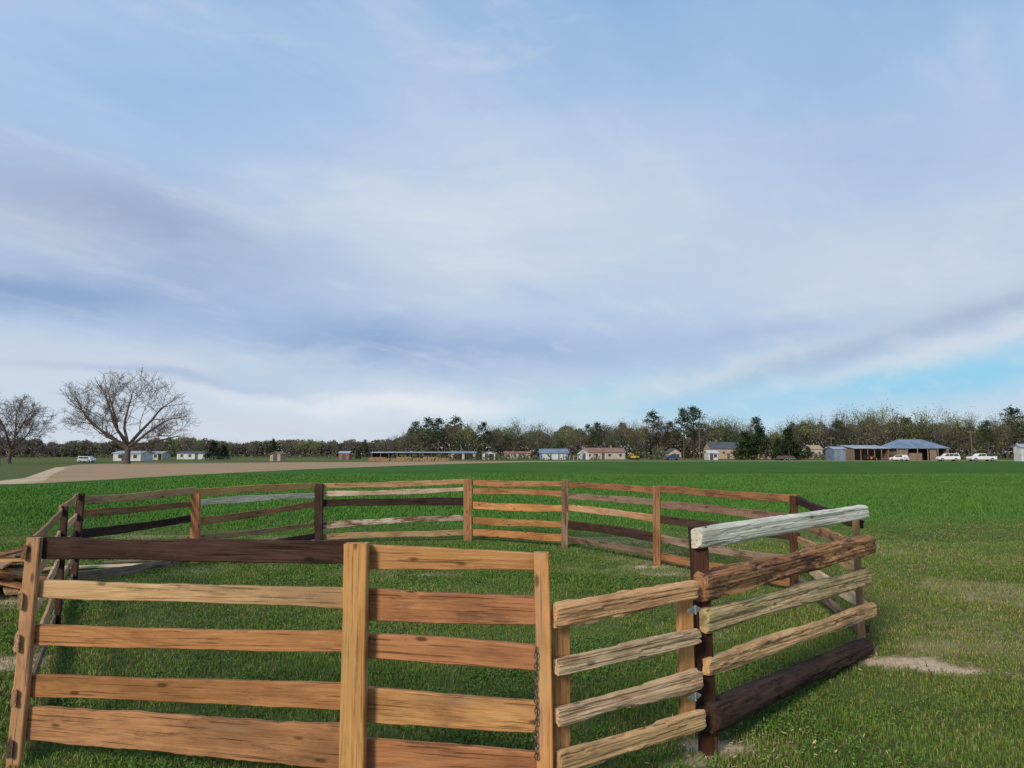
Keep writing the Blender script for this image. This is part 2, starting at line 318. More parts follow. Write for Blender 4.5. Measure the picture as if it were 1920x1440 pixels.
def cp(x,y,rng):
    n=len(x); p=fb(x,y,1.1,41); p2=fb(x,y,.3,44); q=rng.rand(n); R_=sstep(x,1.4,4.6); s=(rng.rand(n)<.06+.42*bare(x,y)+.18*sstep(p,.52,.74)+.12*R_)
    c1=np.array([.064,.130,.024]);c2=np.array([.18,.265,.055]);c3=np.array([.40,.32,.155])
    m_=np.clip(-.18+.7*p+.7*p2+.4*(q-.5)+.08*R_,0,1)[:,None]; c=c1*(1-m_)+c2*m_; c=c*(1+R_[:,None]*np.array([.18,.0,.08])); c=np.where(s[:,None],c3*(.45+.55*q[:,None]),c)
    far=sstep(y,8,17)[:,None]*(1-s[:,None])*.65; return c*(1-far)+np.array([.088,.21,.038])*far
rng=np.random.RandomState(4)
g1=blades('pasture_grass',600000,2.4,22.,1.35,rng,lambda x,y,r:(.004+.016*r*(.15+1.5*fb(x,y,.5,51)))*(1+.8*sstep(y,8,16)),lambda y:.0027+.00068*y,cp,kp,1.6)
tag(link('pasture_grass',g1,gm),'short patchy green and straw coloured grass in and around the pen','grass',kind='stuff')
def cc_(x,y,rng):
    n=len(x); p=fb(x,y,3.,61); q=rng.rand(n); m_=np.clip(.5*p+.5*q,0,1)[:,None]
    return np.array([.048,.125,.024])*(1-m_)+np.array([.115,.25,.050])*m_
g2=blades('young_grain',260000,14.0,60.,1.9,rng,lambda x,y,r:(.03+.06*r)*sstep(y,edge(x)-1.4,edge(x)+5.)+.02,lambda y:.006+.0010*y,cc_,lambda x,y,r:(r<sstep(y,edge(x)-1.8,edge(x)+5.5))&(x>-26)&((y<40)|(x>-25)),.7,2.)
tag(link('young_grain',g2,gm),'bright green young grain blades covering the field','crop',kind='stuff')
def clover(n,rng):
    y=3+11*rng.rand(n)**1.3; x=(rng.rand(n)*2-1)*(.76*y+1); k=(fb(x,y,.7,71)>.50+.12*rng.rand(n))&(bare(x,y)<.3)&(rng.rand(n)<1-.8*sstep(x,1.5,3.)); x=x[k];y=y[k];n=len(x)
    s=.0035+.0035*rng.rand(n)+.0006*y; z=.006+.018*rng.rand(n); nrm=rng.randn(n,3)*.45; nrm[:,2]=1; nrm/=np.linalg.norm(nrm,axis=1)[:,None]
    a=np.cross(nrm,rng.randn(n,3)); a/=np.linalg.norm(a,axis=1)[:,None]; b=np.cross(nrm,a); ctr=np.stack([x,y,z],1)
    P=np.zeros((n,5,3))
    for i in range(5):
        th=i*PI/2.5; P[:,i]=ctr+(a*math.cos(th)+b*math.sin(th))*s[:,None]
    T=(np.array([[0,1,2],[0,2,3],[0,3,4]])[None]+(np.arange(n)*5)[:,None,None]).reshape(-1,3)
    q=rng.rand(n)[:,None]; cl=np.array([.048,.115,.023])*(1-q)+np.array([.12,.21,.05])*q
    return tri_mesh('clover',P.reshape(-1,3),T,np.repeat(cl,5,0))
tag(link('clover',clover(150000,rng),gm),'low clover and broadleaf weeds growing in the pen grass','clover',kind='stuff')
# ---------------------------------------------------------------- timber
def beam(name,parent,p0,p1,w_,th,mat,shape='board',face=(0,-1,0),w1=None,seg=.05,edge=.006,bow=0.,rough=.002,label=None,seed=None):
    p0=Vector(p0);p1=Vector(p1); L=(p1-p0).length; X=(p1-p0).normalized(); f=Vector(face); f=(f-X*f.dot(X)).normalized(); Zv=X.cross(f)
    sd=seed if seed is not None else random.random()*100; w1=w_ if w1 is None else w1; n=max(3,int(L/seg))
    vs=[];fs=[]; k=0
    for i in range(n+1):
        u=i/n; x=(u-.5)*L; ww=w_+(w1-w_)*u; tf=1.
        if shape!='board':
            e_=min(u,1-u)*L; tf=1-.07*max(0,1-e_/.03)**2
            ww*=tf*(1+.08*noise.noise(Vector((x*1.3,sd,55))))
        if shape=='board':
            hy,hz=th/2,ww/2; b=min(.005,th*.2)
            sec=[(hy,-hz+b),(hy,-hz/3),(hy,hz/3),(hy,hz-b),(hy-b,hz),(-hy+b,hz),(-hy,hz-b),(-hy,0),(-hy,-hz+b),(-hy+b,-hz),(hy-b,-hz)]
        elif shape=='slab':
            # flattened split face: rounded shoulders, nearly plane middle
            sec=[(th*tf*min(.86,max(0,math.cos(q))**.55),ww/2*math.copysign(abs(math.sin(q))**.9,math.sin(q))) for q in [math.radians(-90+180*j/26) for j in range(27)]]+[(-.012,ww*.46),(-.012,0),(-.012,-ww*.46)]
        else:
            sec=[(ww/2*math.cos(q),ww/2*math.sin(q)) for q in [2*PI*j/28 for j in range(28)]]
        k=len(sec)
        et=edge*(noise.noise(Vector((x*1.3,sd,0)))*1.3+.5*noise.noise(Vector((x*6,sd,4)))+.3*noise.noise(Vector((x*22,sd,5)))); eb=edge*(noise.noise(Vector((x*1.3,sd,9)))*1.3+.5*noise.noise(Vector((x*6,sd,14)))+.3*noise.noise(Vector((x*22,sd,15))))
        cz=bow*(1-(2*u-1)**2)
        for (y,z) in sec:
            ang=math.atan2(z,y); yy=y; z2=z+cz+(et if z>0 else eb)*min(1,abs(z)/(ww*.3+1e-6))
            if shape!='board':
                r=rough*(.6*noise.noise(Vector((x*2.2,ang*1.2,sd)))+.8*noise.noise(Vector((x*.9,ang*5,sd+3)))+.6*noise.noise(Vector((x*1.5,ang*13,sd+13)))+.35*noise.noise(Vector((x*13,ang*8,sd+7))))
                fl=noise.noise(Vector((x*1.1,ang*1.5,sd+31)))+.18*noise.noise(Vector((x*8,ang*5,sd+41)))
                r-=rough*1.2*min(1,max(0,(fl-.10)/.03))
                yy+=math.cos(ang)*r*(1 if y>0 else .2); z2+=math.sin(ang)*r
            else: yy+=rough*noise.noise(Vector((x*3,z*9,sd)))
            xx=x
            if i==0: xx-=.012*(noise.noise(Vector((ang*2,sd,2)))+.3)*(1 if shape!='board' else .5)
            if i==n: xx+=.012*(noise.noise(Vector((ang*2,sd,6)))+.3)*(1 if shape!='board' else .5)
            vs.append((xx,yy,z2))
    for i in range(n):
        for j in range(k):
            a=i*k+j;b=i*k+(j+1)%k; fs.append((a,b,b+k,a+k))
    fs.append(tuple(reversed(range(k)))); fs.append(tuple(n*k+j for j in range(k)))
    o=link(name,pyd(name,vs,fs),mat,parent,label)
    M=Matrix((X,f,Zv)).transposed().to_4x4(); M.translation=(p0+p1)/2
    o.matrix_world=M; return o
random.seed(11)
pen=empty('pen_fence',(0,0,0),'round livestock pen of rough sawn boards and half logs nailed to wooden posts','fence')
def post(x0,yt,x1,yb,Y,wpx,mat,shape='board',label=None,th=None,fz=None):
    top=W(x0,yt,Y); bot=W(x1,yb,Y); bot.z=-.05; w_=wpx*Y/F
    return beam('post',pen,bot,top,w_,th or w_*.45,WD[mat],shape,fz or (0,-1,0),seg=.05,edge=.005,rough=.003,label=label)
dA,dB,dC,dD,dE=4.13,3.75,3.5,4.32,6.43
post(66,1008,29,1402,dA,25,'tan',label='weathered brown corner post leaning at the left of the front',th=.04)
post(669,1019,662,1455,dB,42,'post',label='thick honey coloured square post in the middle of the front',th=.09)
post(1015,1037,1024,1470,dC,29,'post',label='honey coloured board post where the gate closes',th=.04)
post(1308,988,1327,1378,dD,30,'darkpost',label='almost black gate post',th=.08)
post(1604,970,1616,1206,dE,12,'tan',label='thin brown post at the right corner of the pen',th=.03)
back=[(122,950,7.25,12,'dark'),(152,925,9.5,13,'dark'),(367,926,11.5,16,'red'),(598,907,13.8,15,'dark'),(877,898,14.3,16,'red'),(1059,899,13.3,12,'grey'),(1231,911,11.26,13,'red'),(1488,930,8.9,14,'darkpost')]
B=[]
for (px,yt,Y,wp,mt) in back:
    tp=W(px,yt,Y); post(px,yt,px if px>300 else px-14,846+2275/Y,Y,wp,mt); B.append(tp)
def frail(x0,t0,b0,x1,t1,b1,Y0,Y1,mat,shape='board',th=.035,ext=(.06,.06),label=None,edge=.006,face=(0,-1,0),rough=.002,bow=0.,**k):
    p=W(x0,(t0+b0)/2,Y0); q=W(x1,(t1+b1)/2,Y1); d_=(q-p).normalized(); p-=d_*ext[0]; q+=d_*ext[1]
    return beam('rail',pen,p,q,(b0-t0)*Y0/F,th,WD[mat],shape,face,w1=(b1-t1)*Y1/F,seg=.016,edge=edge,rough=rough,bow=bow,label=label,**k)
yA,yB,yC=dA+.05,dB+.075,dC+.055
frail(78,1008,1047,645,1015,1056,yA,yB,'dark',label='nearly black stained top board',edge=.009)
frail(70,1089,1119,645,1103,1139,yA,yB,'tan',edge=.007)
frail(62,1172,1207,640,1183,1221,yA,yB,'orange',edge=.008,bow=.006)
frail(55,1266,1303,640,1282,1326,yA,yB,'orange',edge=.007)
frail(42,1322,1378,640,1364,1440,yA,yB,'red',edge=.015,label='wide reddish bottom board with a split lower edge')
frail(690,1021,1065,1000,1037,1067,yB,yC,'orange',edge=.007,label='orange top board with a grey weathered end')
frail(690,1105,1161,1000,1118,1169,yB,yC,'red',edge=.007)
frail(690,1188,1231,1003,1209,1253,yB,yC,'red',edge=.007)
frail(688,1288,1350,1003,1318,1369,yB,yC,'orange',edge=.007)
frail(686,1386,1440,1003,1410,1458,yB,yC,'red',edge=.007)
fr=(.70,-.71,0); y4,y6=dD-.06,dE-.08
frail(1300,990,1029,1616,946,972,y4,y6,'white','slab',.075,(0,0),'white barked half log along the top',.003,fr,.004)
frail(1305,1075,1125,1624,1002,1037,y4,y6,'bark','slab',.10,(0,0),'thick brown half log with torn bark',.007,fr,.011)
frail(1315,1141,1185,1624,1066,1095,y4,y6,'slabgreen','slab',.065,(0,0),'pale half log with greenish stain',.006,fr,.008)
frail(1321,1231,1265,1634,1130,1156,y4,y6,'slab','slab',.055,(0,0),None,.005,fr,.007)
frail(1325,1318,1374,1624,1197,1226,y4,y6,'dark','log',.1,(0,0),'charred looking round bottom log',.005,fr,.009)
E=Vector((W(1607,966,dE).x,dE,0)); Fp=Vector((B[7].x,8.9,0)); f2=(1,-.1,0)
def ser(p,q,hs,cols,face,off,ws=None,shape='board',seg=.1,th=.035,over=.1,hs2=None,lab=None,edge=.014,rough=.007,over0=None):
    face=Vector(face).normalized(); d_=(q-p).normalized()
    for i,h in enumerate(hs):
        h2=(hs2 or hs)[i]; a_=p-d_*(over if over0 is None else over0)+face*off+Vector((0,0,h+random.uniform(-.018,.018))); b_=q+d_*over+face*off+Vector((0,0,h2+random.uniform(-.018,.018)))
        wv=(ws[i] if ws else .11)
        sh=shape[i] if isinstance(shape,list) else shape
        beam('rail',pen,a_,b_,wv,th if sh=='board' else wv*.6,WD[cols[i]],sh,face,w1=wv*random.uniform(.75,1.1),seg=seg,edge=edge,rough=rough,bow=random.uniform(-.025,.025),label=(lab or {}).get(i))
ser(E,Fp,[1.10,.90,.66,.40,.14],['dark','bark','slab','slabpale','grey'],f2,.03,[.10,.11,.10,.10,.10],'slab',.06,over=.12,over0=-.06,hs2=[1.16,.92,.66,.40,.14])
def g0(v): return Vector((v.x,v.y,0))
Q=[g0(b) for b in B]; cen=Vector((-1.,8.8,0))
HS=[1.165,.95,.72,.40,.15]
def outw(p,q):
    n=Vector(((q-p).y,-(q-p).x,0)).normalized(); mid=(p+q)/2
    return n if n.dot(mid-cen)>0 else -n
def sec(i,j,cols,ws,hs=HS,hs2=None,shape='board',lab=None):
    p,q=Q[i],Q[j]; o=outw(p,q); ser(p,q,hs,cols,o,.055,ws,shape,.06,.03,.02,hs2,lab)
sec(1,2,['tan','red','dark','red','grey'],[.12,.11,.13,.10,.13],[1.12,.92,.66,.38,.10],[1.14,.95,.72,.36,.05])
sec(2,3,['post','cream','red','tan','dark'],[.12,.11,.13,.10,.13],[1.12,.93,.64,.38,.06],[1.13,.95,.76,.40,.15],lab={0:'bright orange top rail',1:'whitish weathered rail'})
sec(3,4,['tan','cream','dark','whitebrown','tan'],[.10,.10,.14,.13,.11],[1.12,.95,.76,.34,.12],[1.19,1.02,.78,.47,.17],lab={1:'rail with peeling white paint'})
sec(4,5,['red','red','orange','orange','orange'],[.12,.12,.14,.14,.14],[1.175,.98,.73,.41,.15])
sec(5,6,['red','grey','tan','dark','grey'],[.10,.11,.12,.15,.10],[1.18,.96,.72,.40,.15])
sec(6,7,['red','grey','dark','grey','red'],[.11,.12,.11,.12,.12],[1.18,.93,.70,.40,.12])
A0=Vector((W(52,1200,dA).x-.02,dA,0))
ser(A0,Q[0],[1.17,.92,.66,.36,.10],['tan','tan','slabpale','tan','grey'],(-1,-.5,0),.03,[.08,.09,.09,.09,.09],'board',.07,th=.025,over=.04,edge=.004)
ser(Q[0],Q[1],[1.17,.92,.66,.36,.10],['tan','slabpale','dark','tan','grey'],(-1,-.5,0),.04,[.09,.09,.10,.10,.10],'board',.09,th=.025,over=.03,edge=.004)
# ---------------------------------------------------------------- gate
gate=empty('pen_gate',(W(1303,1200,4.2).x,4.25,0),'low hinged gate of four rough half log slats between honey coloured post and black post','gate')
def gb(name,p,q,w_,th,mat,shape,face,w1=None,label=None,**k):
    o=beam(name,None,p,q,w_,th,WD[mat],shape,face,w1=w1,seg=.016,label=label,**k); o.parent=gate; o.matrix_parent_inverse=Matrix.Translation(-gate.location); return o
gf=(.5,-.86,0); ya,yb=dC+.02,dD-.14
for (t0,b0,t1,b1,x0,x1,mt) in [(1134,1178,1086,1126,1037,1300,'slab'),(1234,1267,1179,1206,1040,1305,'slabpale'),(1325,1360,1254,1290,1042,1308,'slabpale'),(1409,1451,1331,1366,1045,1315,'slab')]:
    gb('slat',W(x0,(t0+b0)/2,ya),W(x1,(t1+b1)/2,yb),(b0-t0)*ya/F,.045,mt,'slab',gf,w1=(b1-t1)*yb/F,edge=.005,rough=.007)
def vpost(px,yt,yb_,Y,wpx,mat):
    a_=W(px,yb_,Y); b_=W(px-2,yt,Y); a_.x=b_.x; a_.z=max(a_.z,.03); gb('stile',a_,b_,wpx*Y/F,.04,mat,'board',gf,edge=.003)
vpost(1053,1172,1475,ya+.085,33,'orange'); vpost(1285,1122,1338,yb+.04,33,'post')
galv=plain('galvanised',(.30,.32,.32,1),.5,.3,20,.5)
for yy in (1143,1305):
    c0=W(1303,yy,yb-.05); hg=MB()
    dr=Vector((.86,.5,0)).normalized(); nn=Vector((.5,-.86,0)); up=Vector((0,0,1))
    def hp(a,b,c__): return c0-gate.location+dr*a*.8+up*b*.75+nn*c__
    for c__ in(.0,.004): hg.v+=[hp(-.075,-.010,c__),hp(-.004,-.030,c__),hp(-.004,.030,c__),hp(-.075,.010,c__)]
    hg.f+=[(0,1,2,3),(7,6,5,4),(0,4,5,1),(1,5,6,2),(2,6,7,3),(3,7,4,0)]
    h=hg.build('hinge',galv,gate,'galvanised strap hinge')
    lf=MB(); 
    for c__ in(.0,.004): lf.v+=[hp(.004,-.032,c__),hp(.055,-.006,c__),hp(.055,.006,c__),hp(.004,.032,c__)]
    lf.f+=[(0,1,2,3),(7,6,5,4),(0,4,5,1),(1,5,6,2),(2,6,7,3),(3,7,4,0)]
    lf.build('hinge_leaf',galv,h)
    MB().cyl(hp(0,-.034,.005),hp(0,.034,.005),.007,k=8).build('pin',galv,h)
    for q in((-.055,.0),(-.025,.012),(-.025,-.012),(.028,0.)): MB().cyl(hp(q[0],q[1],.003),hp(q[0],q[1],.008),.004,k=6).build('screw',galv,h)
cm=plain('chain_steel',(.16,.15,.14,1),.45,.4,30,.8)
mb=MB(); x0,z0=XZ(1004,1216,dC-.02); zc=z0; i=0
while zc>.30:
    for s in range(10):
        a0=2*PI*s/10;a1=2*PI*(s+1)/10
        def lp(a):
            u_=math.cos(a)*.0075; v_=math.sin(a)*.017
            return Vector((x0+(u_ if i%2 else 0)+.003*math.sin(i*.7),dC-.035+(0 if i%2 else u_),zc+v_))
        mb.cyl(lp(a0),lp(a1),.0028,k=5)
    zc-=.026; i+=1
tag(mb.build('chain',cm),'thin steel chain hanging down beside the honey coloured gate post','chain')
# ---------------------------------------------------------------- loose timber
def loose(px,py,L,ang,w_,z,mat,label,grp,th=.03,tilt=0.):
    g_=G(px,py); d_=Vector((math.cos(ang),math.sin(ang),math.sin(tilt)))
    c0=Vector((g_.x,g_.y,z)); o=beam('loose_plank',None,c0-d_*L/2,c0+d_*L/2,w_,th,WD[mat],'board',(0,0,1),seg=.12,edge=.005,label=label); o['category']='plank'
    if grp: o['group']=grp
loose(205,1066,1.3,.25,.13,.04,'cream','pale grey plank lying on the grass outside the left of the pen',None)
loose(255,1056,.9,.5,.11,.04,'grey','short grey plank on the grass behind the pale plank',None)
random.seed(5)
lp_=[('orange','orange'),('tan','tan'),('red','reddish brown'),('post','honey coloured'),('red','reddish brown'),('orange','orange'),('grey','grey')]
for i in range(44):
    mt,nm=lp_[i%7]; lay=i//9
    loose(-40+random.uniform(-120,66)*(1-lay*.08),1098+random.uniform(-22,22)*(1-lay*.12),random.uniform(.7,1.7),random.uniform(-1.2,1.5),random.uniform(.11,.18),.04+.075*lay+random.uniform(0,.04),mt,
          nm+' board tossed in the scrap lumber pile left of the pen','scrap boards piled left of the pen, '+nm,.03,random.uniform(-.16,.18))
# ---------------------------------------------------------------- tree meshes
def tubes(segs,k):
    P0=np.array([s[0] for s in segs]);P1=np.array([s[1] for s in segs]);R0=np.array([s[2] for s in segs]);R1=np.array([s[3] for s in segs])
    D=P1-P0; D/=np.linalg.norm(D,axis=1)[:,None]+1e-9; ref=np.where(abs(D[:,2:3])<.9,np.array([[0,0,1.]]),np.array([[1.,0,0]])); A=np.cross(D,ref); A/=np.linalg.norm(A,axis=1)[:,None]; Bv=np.cross(D,A)
    n=len(segs); V=np.zeros((n,2*k,3))
    for i in range(k):
        a_=2*PI*i/k; o=A*math.cos(a_)+Bv*math.sin(a_); V[:,i]=P0+o*R0[:,None]; V[:,k+i]=P1+o*R1[:,None]+D*(R1[:,None]*.3)
    q=[]
    for i in range(k):
        j=(i+1)%k; q+=[[i,j,k+j],[i,k+j,k+i]]
    T=(np.array(q)[None]+(np.arange(n)*2*k)[:,None,None]).reshape(-1,3); return V.reshape(-1,3),T
def grow(segs,ends,p,d_,L,r,lev,mx,R,spread=.5,upw=.04,rmin=.015):
    n=4; rr=r
    for i in range(n):
        d_=(d_+Vector((R.uniform(-1,1),R.uniform(-1,1),R.uniform(-.6,1)))*.17+Vector((0,0,upw))).normalized(); q=p+d_*L/n; r1=max(rmin,rr*(.86 if lev else .93))
        segs.append((tuple(p),tuple(q),rr,r1,lev)); p=q; rr=r1
        if lev<mx and lev>0 and i>=1:
            ax=d_.orthogonal().normalized(); ax.rotate(Matrix.Rotation(R.uniform(0,2*PI),3,d_)); nd=d_.copy(); nd.rotate(Matrix.Rotation(R.uniform(.6,1.05)*(.7+spread*.6),3,ax))
            grow(segs,ends,p.copy(),nd,L*R.uniform(.5,.72),max(rmin,rr*.55),lev+1,mx,R,spread,upw,rmin)
    if lev<mx:
        m_=5 if lev==0 else 2; a0=R.uniform(0,6)
        for j in range(m_):
            ax=d_.orthogonal().normalized(); ax.rotate(Matrix.Rotation(a0+2*PI*j/m_+R.uniform(-.4,.4),3,d_)); nd=d_.copy(); nd.rotate(Matrix.Rotation(R.uniform(.35,1.0) if lev==0 else R.uniform(.25,.6),3,ax))
            grow(segs,ends,p.copy(),nd,L*R.uniform(.7,.85) if lev else L*R.uniform(1.5,1.9),max(rmin,rr*.62),lev+1,mx,R,spread,upw,rmin)
    else: ends.append(tuple(p))
def mktree(seed,H,Wd,mx,trunkL,r,rmin,spread=.5,upw=.04):
    R=random.Random(seed); segs=[];ends=[]
    grow(segs,ends,Vector((0,0,-.1)),Vector((R.uniform(-.08,.08),0,1)),trunkL,r,0,mx,R,spread,upw,rmin)
    P=np.array([s[1] for s in segs]); sz=H/P[:,2].max(); sx=Wd/(np.percentile(abs(P[:,:2]),99.3)*2)
    sc=lambda p:(p[0]*sx,p[1]*sx,p[2]*sz)
    return [(sc(a_),sc(b_),c__,d__,l) for a_,b_,c__,d__,l in segs],[sc(e_) for e_ in ends]
barkm=plain('bark',(.11,.085,.068,1),.9,.4,3.); twigm=plain('twigs',(.14,.108,.086,1),.9,.3,1.)
def domed(nm,seed,H,Wd,fork,r,rmin,lean,limbs,mx=5):
    R=random.Random(seed); segs=[]; cz=H*.54; rx=Wd/2; rz=H*.46
    def lump(p): 
        d_=Vector((p.x/rx,p.y/rx,(p.z-cz)/rz)); L=d_.length; d_=d_/(L+1e-6); return L/(.98+.20*noise.noise(d_*2.3+Vector((seed,0,0))))
    def br(p,d_,L,r,lev):
        n=6 if lev==1 else (5 if lev==2 else 3); rr=r
        for i in range(n):
            w_={1:.22,2:.28}.get(lev,.34)
            d_=(d_+Vector((R.uniform(-1,1),R.uniform(-1,1),R.uniform(-.8,.9)))*w_+Vector((0,0,.04))).normalized()
            q=p+d_*L/n
            if lev>1 and q.z>fork*.8 and lump(q)>R.uniform(.95,1.12): return
            if lev>1 and q.z<H*.10: return
            r1=max(rmin,rr*(.86 if lev<4 else .78)); segs.append((tuple(p),tuple(q),rr,r1,lev)); p=q; rr=r1
            if lev<mx and (i>=1 or lev>=3) and R.random()<{1:.92,2:.92}.get(lev,1.):
                ax=d_.orthogonal().normalized(); ax.rotate(Matrix.Rotation(R.uniform(0,2*PI),3,d_)); nd=d_.copy(); nd.rotate(Matrix.Rotation(R.uniform(.5,1.1),3,ax))
                br(p.copy(),nd,L*R.uniform(.42,.66),max(rmin,rr*R.uniform(.4,.6)),lev+1)
        if lev<mx:
            for s_ in(-1,1):
                ax=d_.orthogonal().normalized(); ax.rotate(Matrix.Rotation(R.uniform(0,2*PI),3,d_)); nd=d_.copy(); nd.rotate(Matrix.Rotation(s_*R.uniform(.25,.6),3,ax)); br(p.copy(),nd,L*R.uniform(.5,.7),max(rmin,rr*.72),lev+1)
    p=Vector((0,0,-.1)); rr=r; d_=Vector((lean,0,1)).normalized(); tp=[]
    for i in range(6):
        q=p+d_*(fork+.1)/6; d_=(d_+Vector((R.uniform(-.07,.07),R.uniform(-.05,.05),0))).normalized(); segs.append((tuple(p),tuple(q),rr*(1.4 if i==0 else 1),rr*.95,0)); rr*=.95; p=q; tp.append(q.copy())
    for (el_,azd,rf,drop) in limbs:
        e_=math.radians(el_+R.uniform(-4,4)); a_=math.radians(azd+R.uniform(-10,10)); d_=Vector((math.cos(e_)*math.cos(a_),math.cos(e_)*math.sin(a_),math.sin(e_)))
        p0_=tp[-1-drop]; s_=H*.9
        while lump(p0_+d_*s_)>1 and s_>H*.28: s_-=.1
        br(p0_.copy(),d_,s_*.76,r*rf,1)
    V,T=tubes([s for s in segs if s[4]<=1],8); m1=tri_mesh(nm+'_trunk',V,T); m1.materials.append(barkm)
    V,T=tubes([s for s in segs if s[4]>1],3); m2=tri_mesh(nm+'_crown',V,T); m2.materials.append(twigm); print(nm,len(segs)); return m1,m2
def puttree(name,m1,m2,loc,sc,rz,label,group=None):
    e_=empty(name,loc,label,'tree',group,rz); e_.scale=sc
    link('trunk',m1,None,e_); link('crown',m2,None,e_); return e_
Yt=122
LM=[(80,100,.5,0),(66,175,.57,0),(58,15,.57,0),(42,190,.50,0),(36,350,.50,0),(55,270,.42,0),(24,178,.44,1),(20,5,.44,1),(10,172,.28,1),(8,352,.28,1)]
m1,m2=domed('big_bare',8,W(235,694,Yt).z,226*Yt/F,3.0,.59,.018,.10,LM)
x_=W(237,868,Yt).x; puttree('bare_tree',m1,m2,(x_,Yt,0),(1,1,1),0,'large leafless spreading tree standing alone on the left')
m1,m2=domed('left_bare',23,W(10,733,Yt).z,150*Yt/F,2.6,.38,.018,.03,LM)
x_=W(0,868,Yt).x; puttree('bare_tree',m1,m2,(x_,Yt+2,0),(1,1,1),0,'smaller leafless tree cut by the left edge of the picture')
def leaves(ctr,size,col,rng,flat=0.,stretch=1.):
    n=len(ctr); nr=rng.randn(n,3); nr[:,2]+=flat; nr/=np.linalg.norm(nr,axis=1)[:,None]; a_=np.cross(nr,rng.randn(n,3)); a_/=np.linalg.norm(a_,axis=1)[:,None]; b_=np.cross(nr,a_)
    s=size[:,None]; P=np.stack([ctr-a_*s*stretch,ctr-b_*s,ctr+a_*s*stretch,ctr+b_*s],1)
    T=(np.array([[0,1,2],[0,2,3]])[None]+(np.arange(n)*4)[:,None,None]).reshape(-1,3); return P.reshape(-1,3),T,np.repeat(col,4,0)
fol=colmat('foliage',.3)
def cloud_mesh(nm,clumps,per,sig,size,c1,c2,rng,flat=0.,stretch=1.,extra=None):
    cl=np.array(clumps); n=len(cl); k=np.repeat(np.arange(n),per); sg=np.array(sig)
    p=cl[k]+rng.randn(len(k),3)*sg; br=rng.rand(n)[k]; q=np.clip(br*.7+.3*rng.rand(len(k)),0,1)[:,None]
    col=np.array(c1)*(1-q)+np.array(c2)*q; V,T,Cc=leaves(p,size*(.6+.8*rng.rand(len(k))),col,rng,flat,stretch)
    if extra is not None:
        V2,T2=extra; Cc=np.concatenate([Cc,np.tile(np.array([[.13,.11,.09]]),(len(V2),1))]); T=np.concatenate([T,T2+len(V)]); V=np.concatenate([V,V2])
    me=tri_mesh(nm,V,T,Cc); me.materials.append(fol); return me
protos={}  # tree line colours lightened and greyed: distance haze put into the foliage
rg=np.random.RandomState(77)
def mk_pine(i):
    H=15.; R=random.Random(100+i); segs=[]; p=Vector((0,0,-.2))
    for s in range(8):
        q=p+Vector((R.uniform(-.12,.12),R.uniform(-.12,.12),H*.95/8)); segs.append((tuple(p),tuple(q),.26*(1-s/8)+.03,.26*(1-(s+1)/8)+.03)); p=q
    V,T=tubes(segs,6); tr=tri_mesh('pine_trunk',V,T); tr.materials.append(barkm)
    cl=[];br=[]; z0=.38+.1*R.random()
    for s in range(34):
        f_=s/33; z=H*(z0+(1-z0)*f_**.9); rad=H*(.20*(1-f_)**.6+.02)*R.uniform(.35,1.15); a_=R.uniform(0,6.28); c_0=(math.cos(a_)*rad,math.sin(a_)*rad,z+rad*.15); cl.append(c_0); br.append(((0,0,z-.3),c_0,.06,.03))
    ex=tubes(br,3); return tr,cloud_mesh('pine_crown',cl,44,(.66,.66,.38),.19,(.026,.042,.021),(.060,.084,.040),rg,.6,1.,ex)
def mk_dec(i,c1,c2,per,size,mx=3,H=12.,Wd=7.6,sig=.45,str_=1.):
    segs,ends=mktree(200+i,H,Wd,mx,2.6,.22,.035,.5,.07)
    V,T=tubes([s for s in segs if s[4]<=1],6); tr=tri_mesh('tree_trunk',V,T); tr.materials.append(barkm)
    ex=tubes([s for s in segs if s[4]>1],3); R=random.Random(i); R.shuffle(ends)
    return tr,cloud_mesh('tree_crown',ends[:160],per,(sig,sig,sig),size,c1,c2,rg,0.,str_,ex)
def mk_cedar(i):
    H=8.; V,T=tubes([((0,0,-.1),(0,0,H*.8),.16,.04)],6); tr=tri_mesh('cedar_trunk',V,T); tr.materials.append(barkm); R=random.Random(300+i); cl=[]
    for s in range(80):
        f_=R.random(); z=H*(.08+.9*f_); rad=H*.30*(1-f_)**.7*R.uniform(.5,1.05); a_=R.uniform(0,6.28); cl.append((math.cos(a_)*rad,math.sin(a_)*rad,z))
    return tr,cloud_mesh('cedar_crown',cl,30,(.38,.38,.38),.16,(.020,.034,.016),(.048,.070,.032),rg)
protos['pine']=[mk_pine(i) for i in range(4)]
protos['bud']=[mk_dec(i,(.14,.165,.068),(.25,.285,.115),14,.10,sig=.6) for i in range(3)]
protos['green']=[mk_dec(10+i,(.06,.09,.038),(.13,.17,.07),18,.14,sig=.55) for i in range(2)]
protos['brown']=[mk_dec(20+i,(.12,.10,.085),(.185,.155,.13),13,.05,sig=.75,str_=3.2) for i in range(3)]
protos['red']=[mk_dec(30,(.14,.10,.085),(.20,.14,.115),13,.08,sig=.6)]
protos['cedar']=[mk_cedar(i) for i in range(2)]
basew={'pine':15.,'bud':12.,'green':12.,'brown':12.,'red':12.,'cedar':8.}
TL=[]
def T_(px,ty,kind,Y=265,ws=1.): TL.append((px,ty,kind,Y,ws))
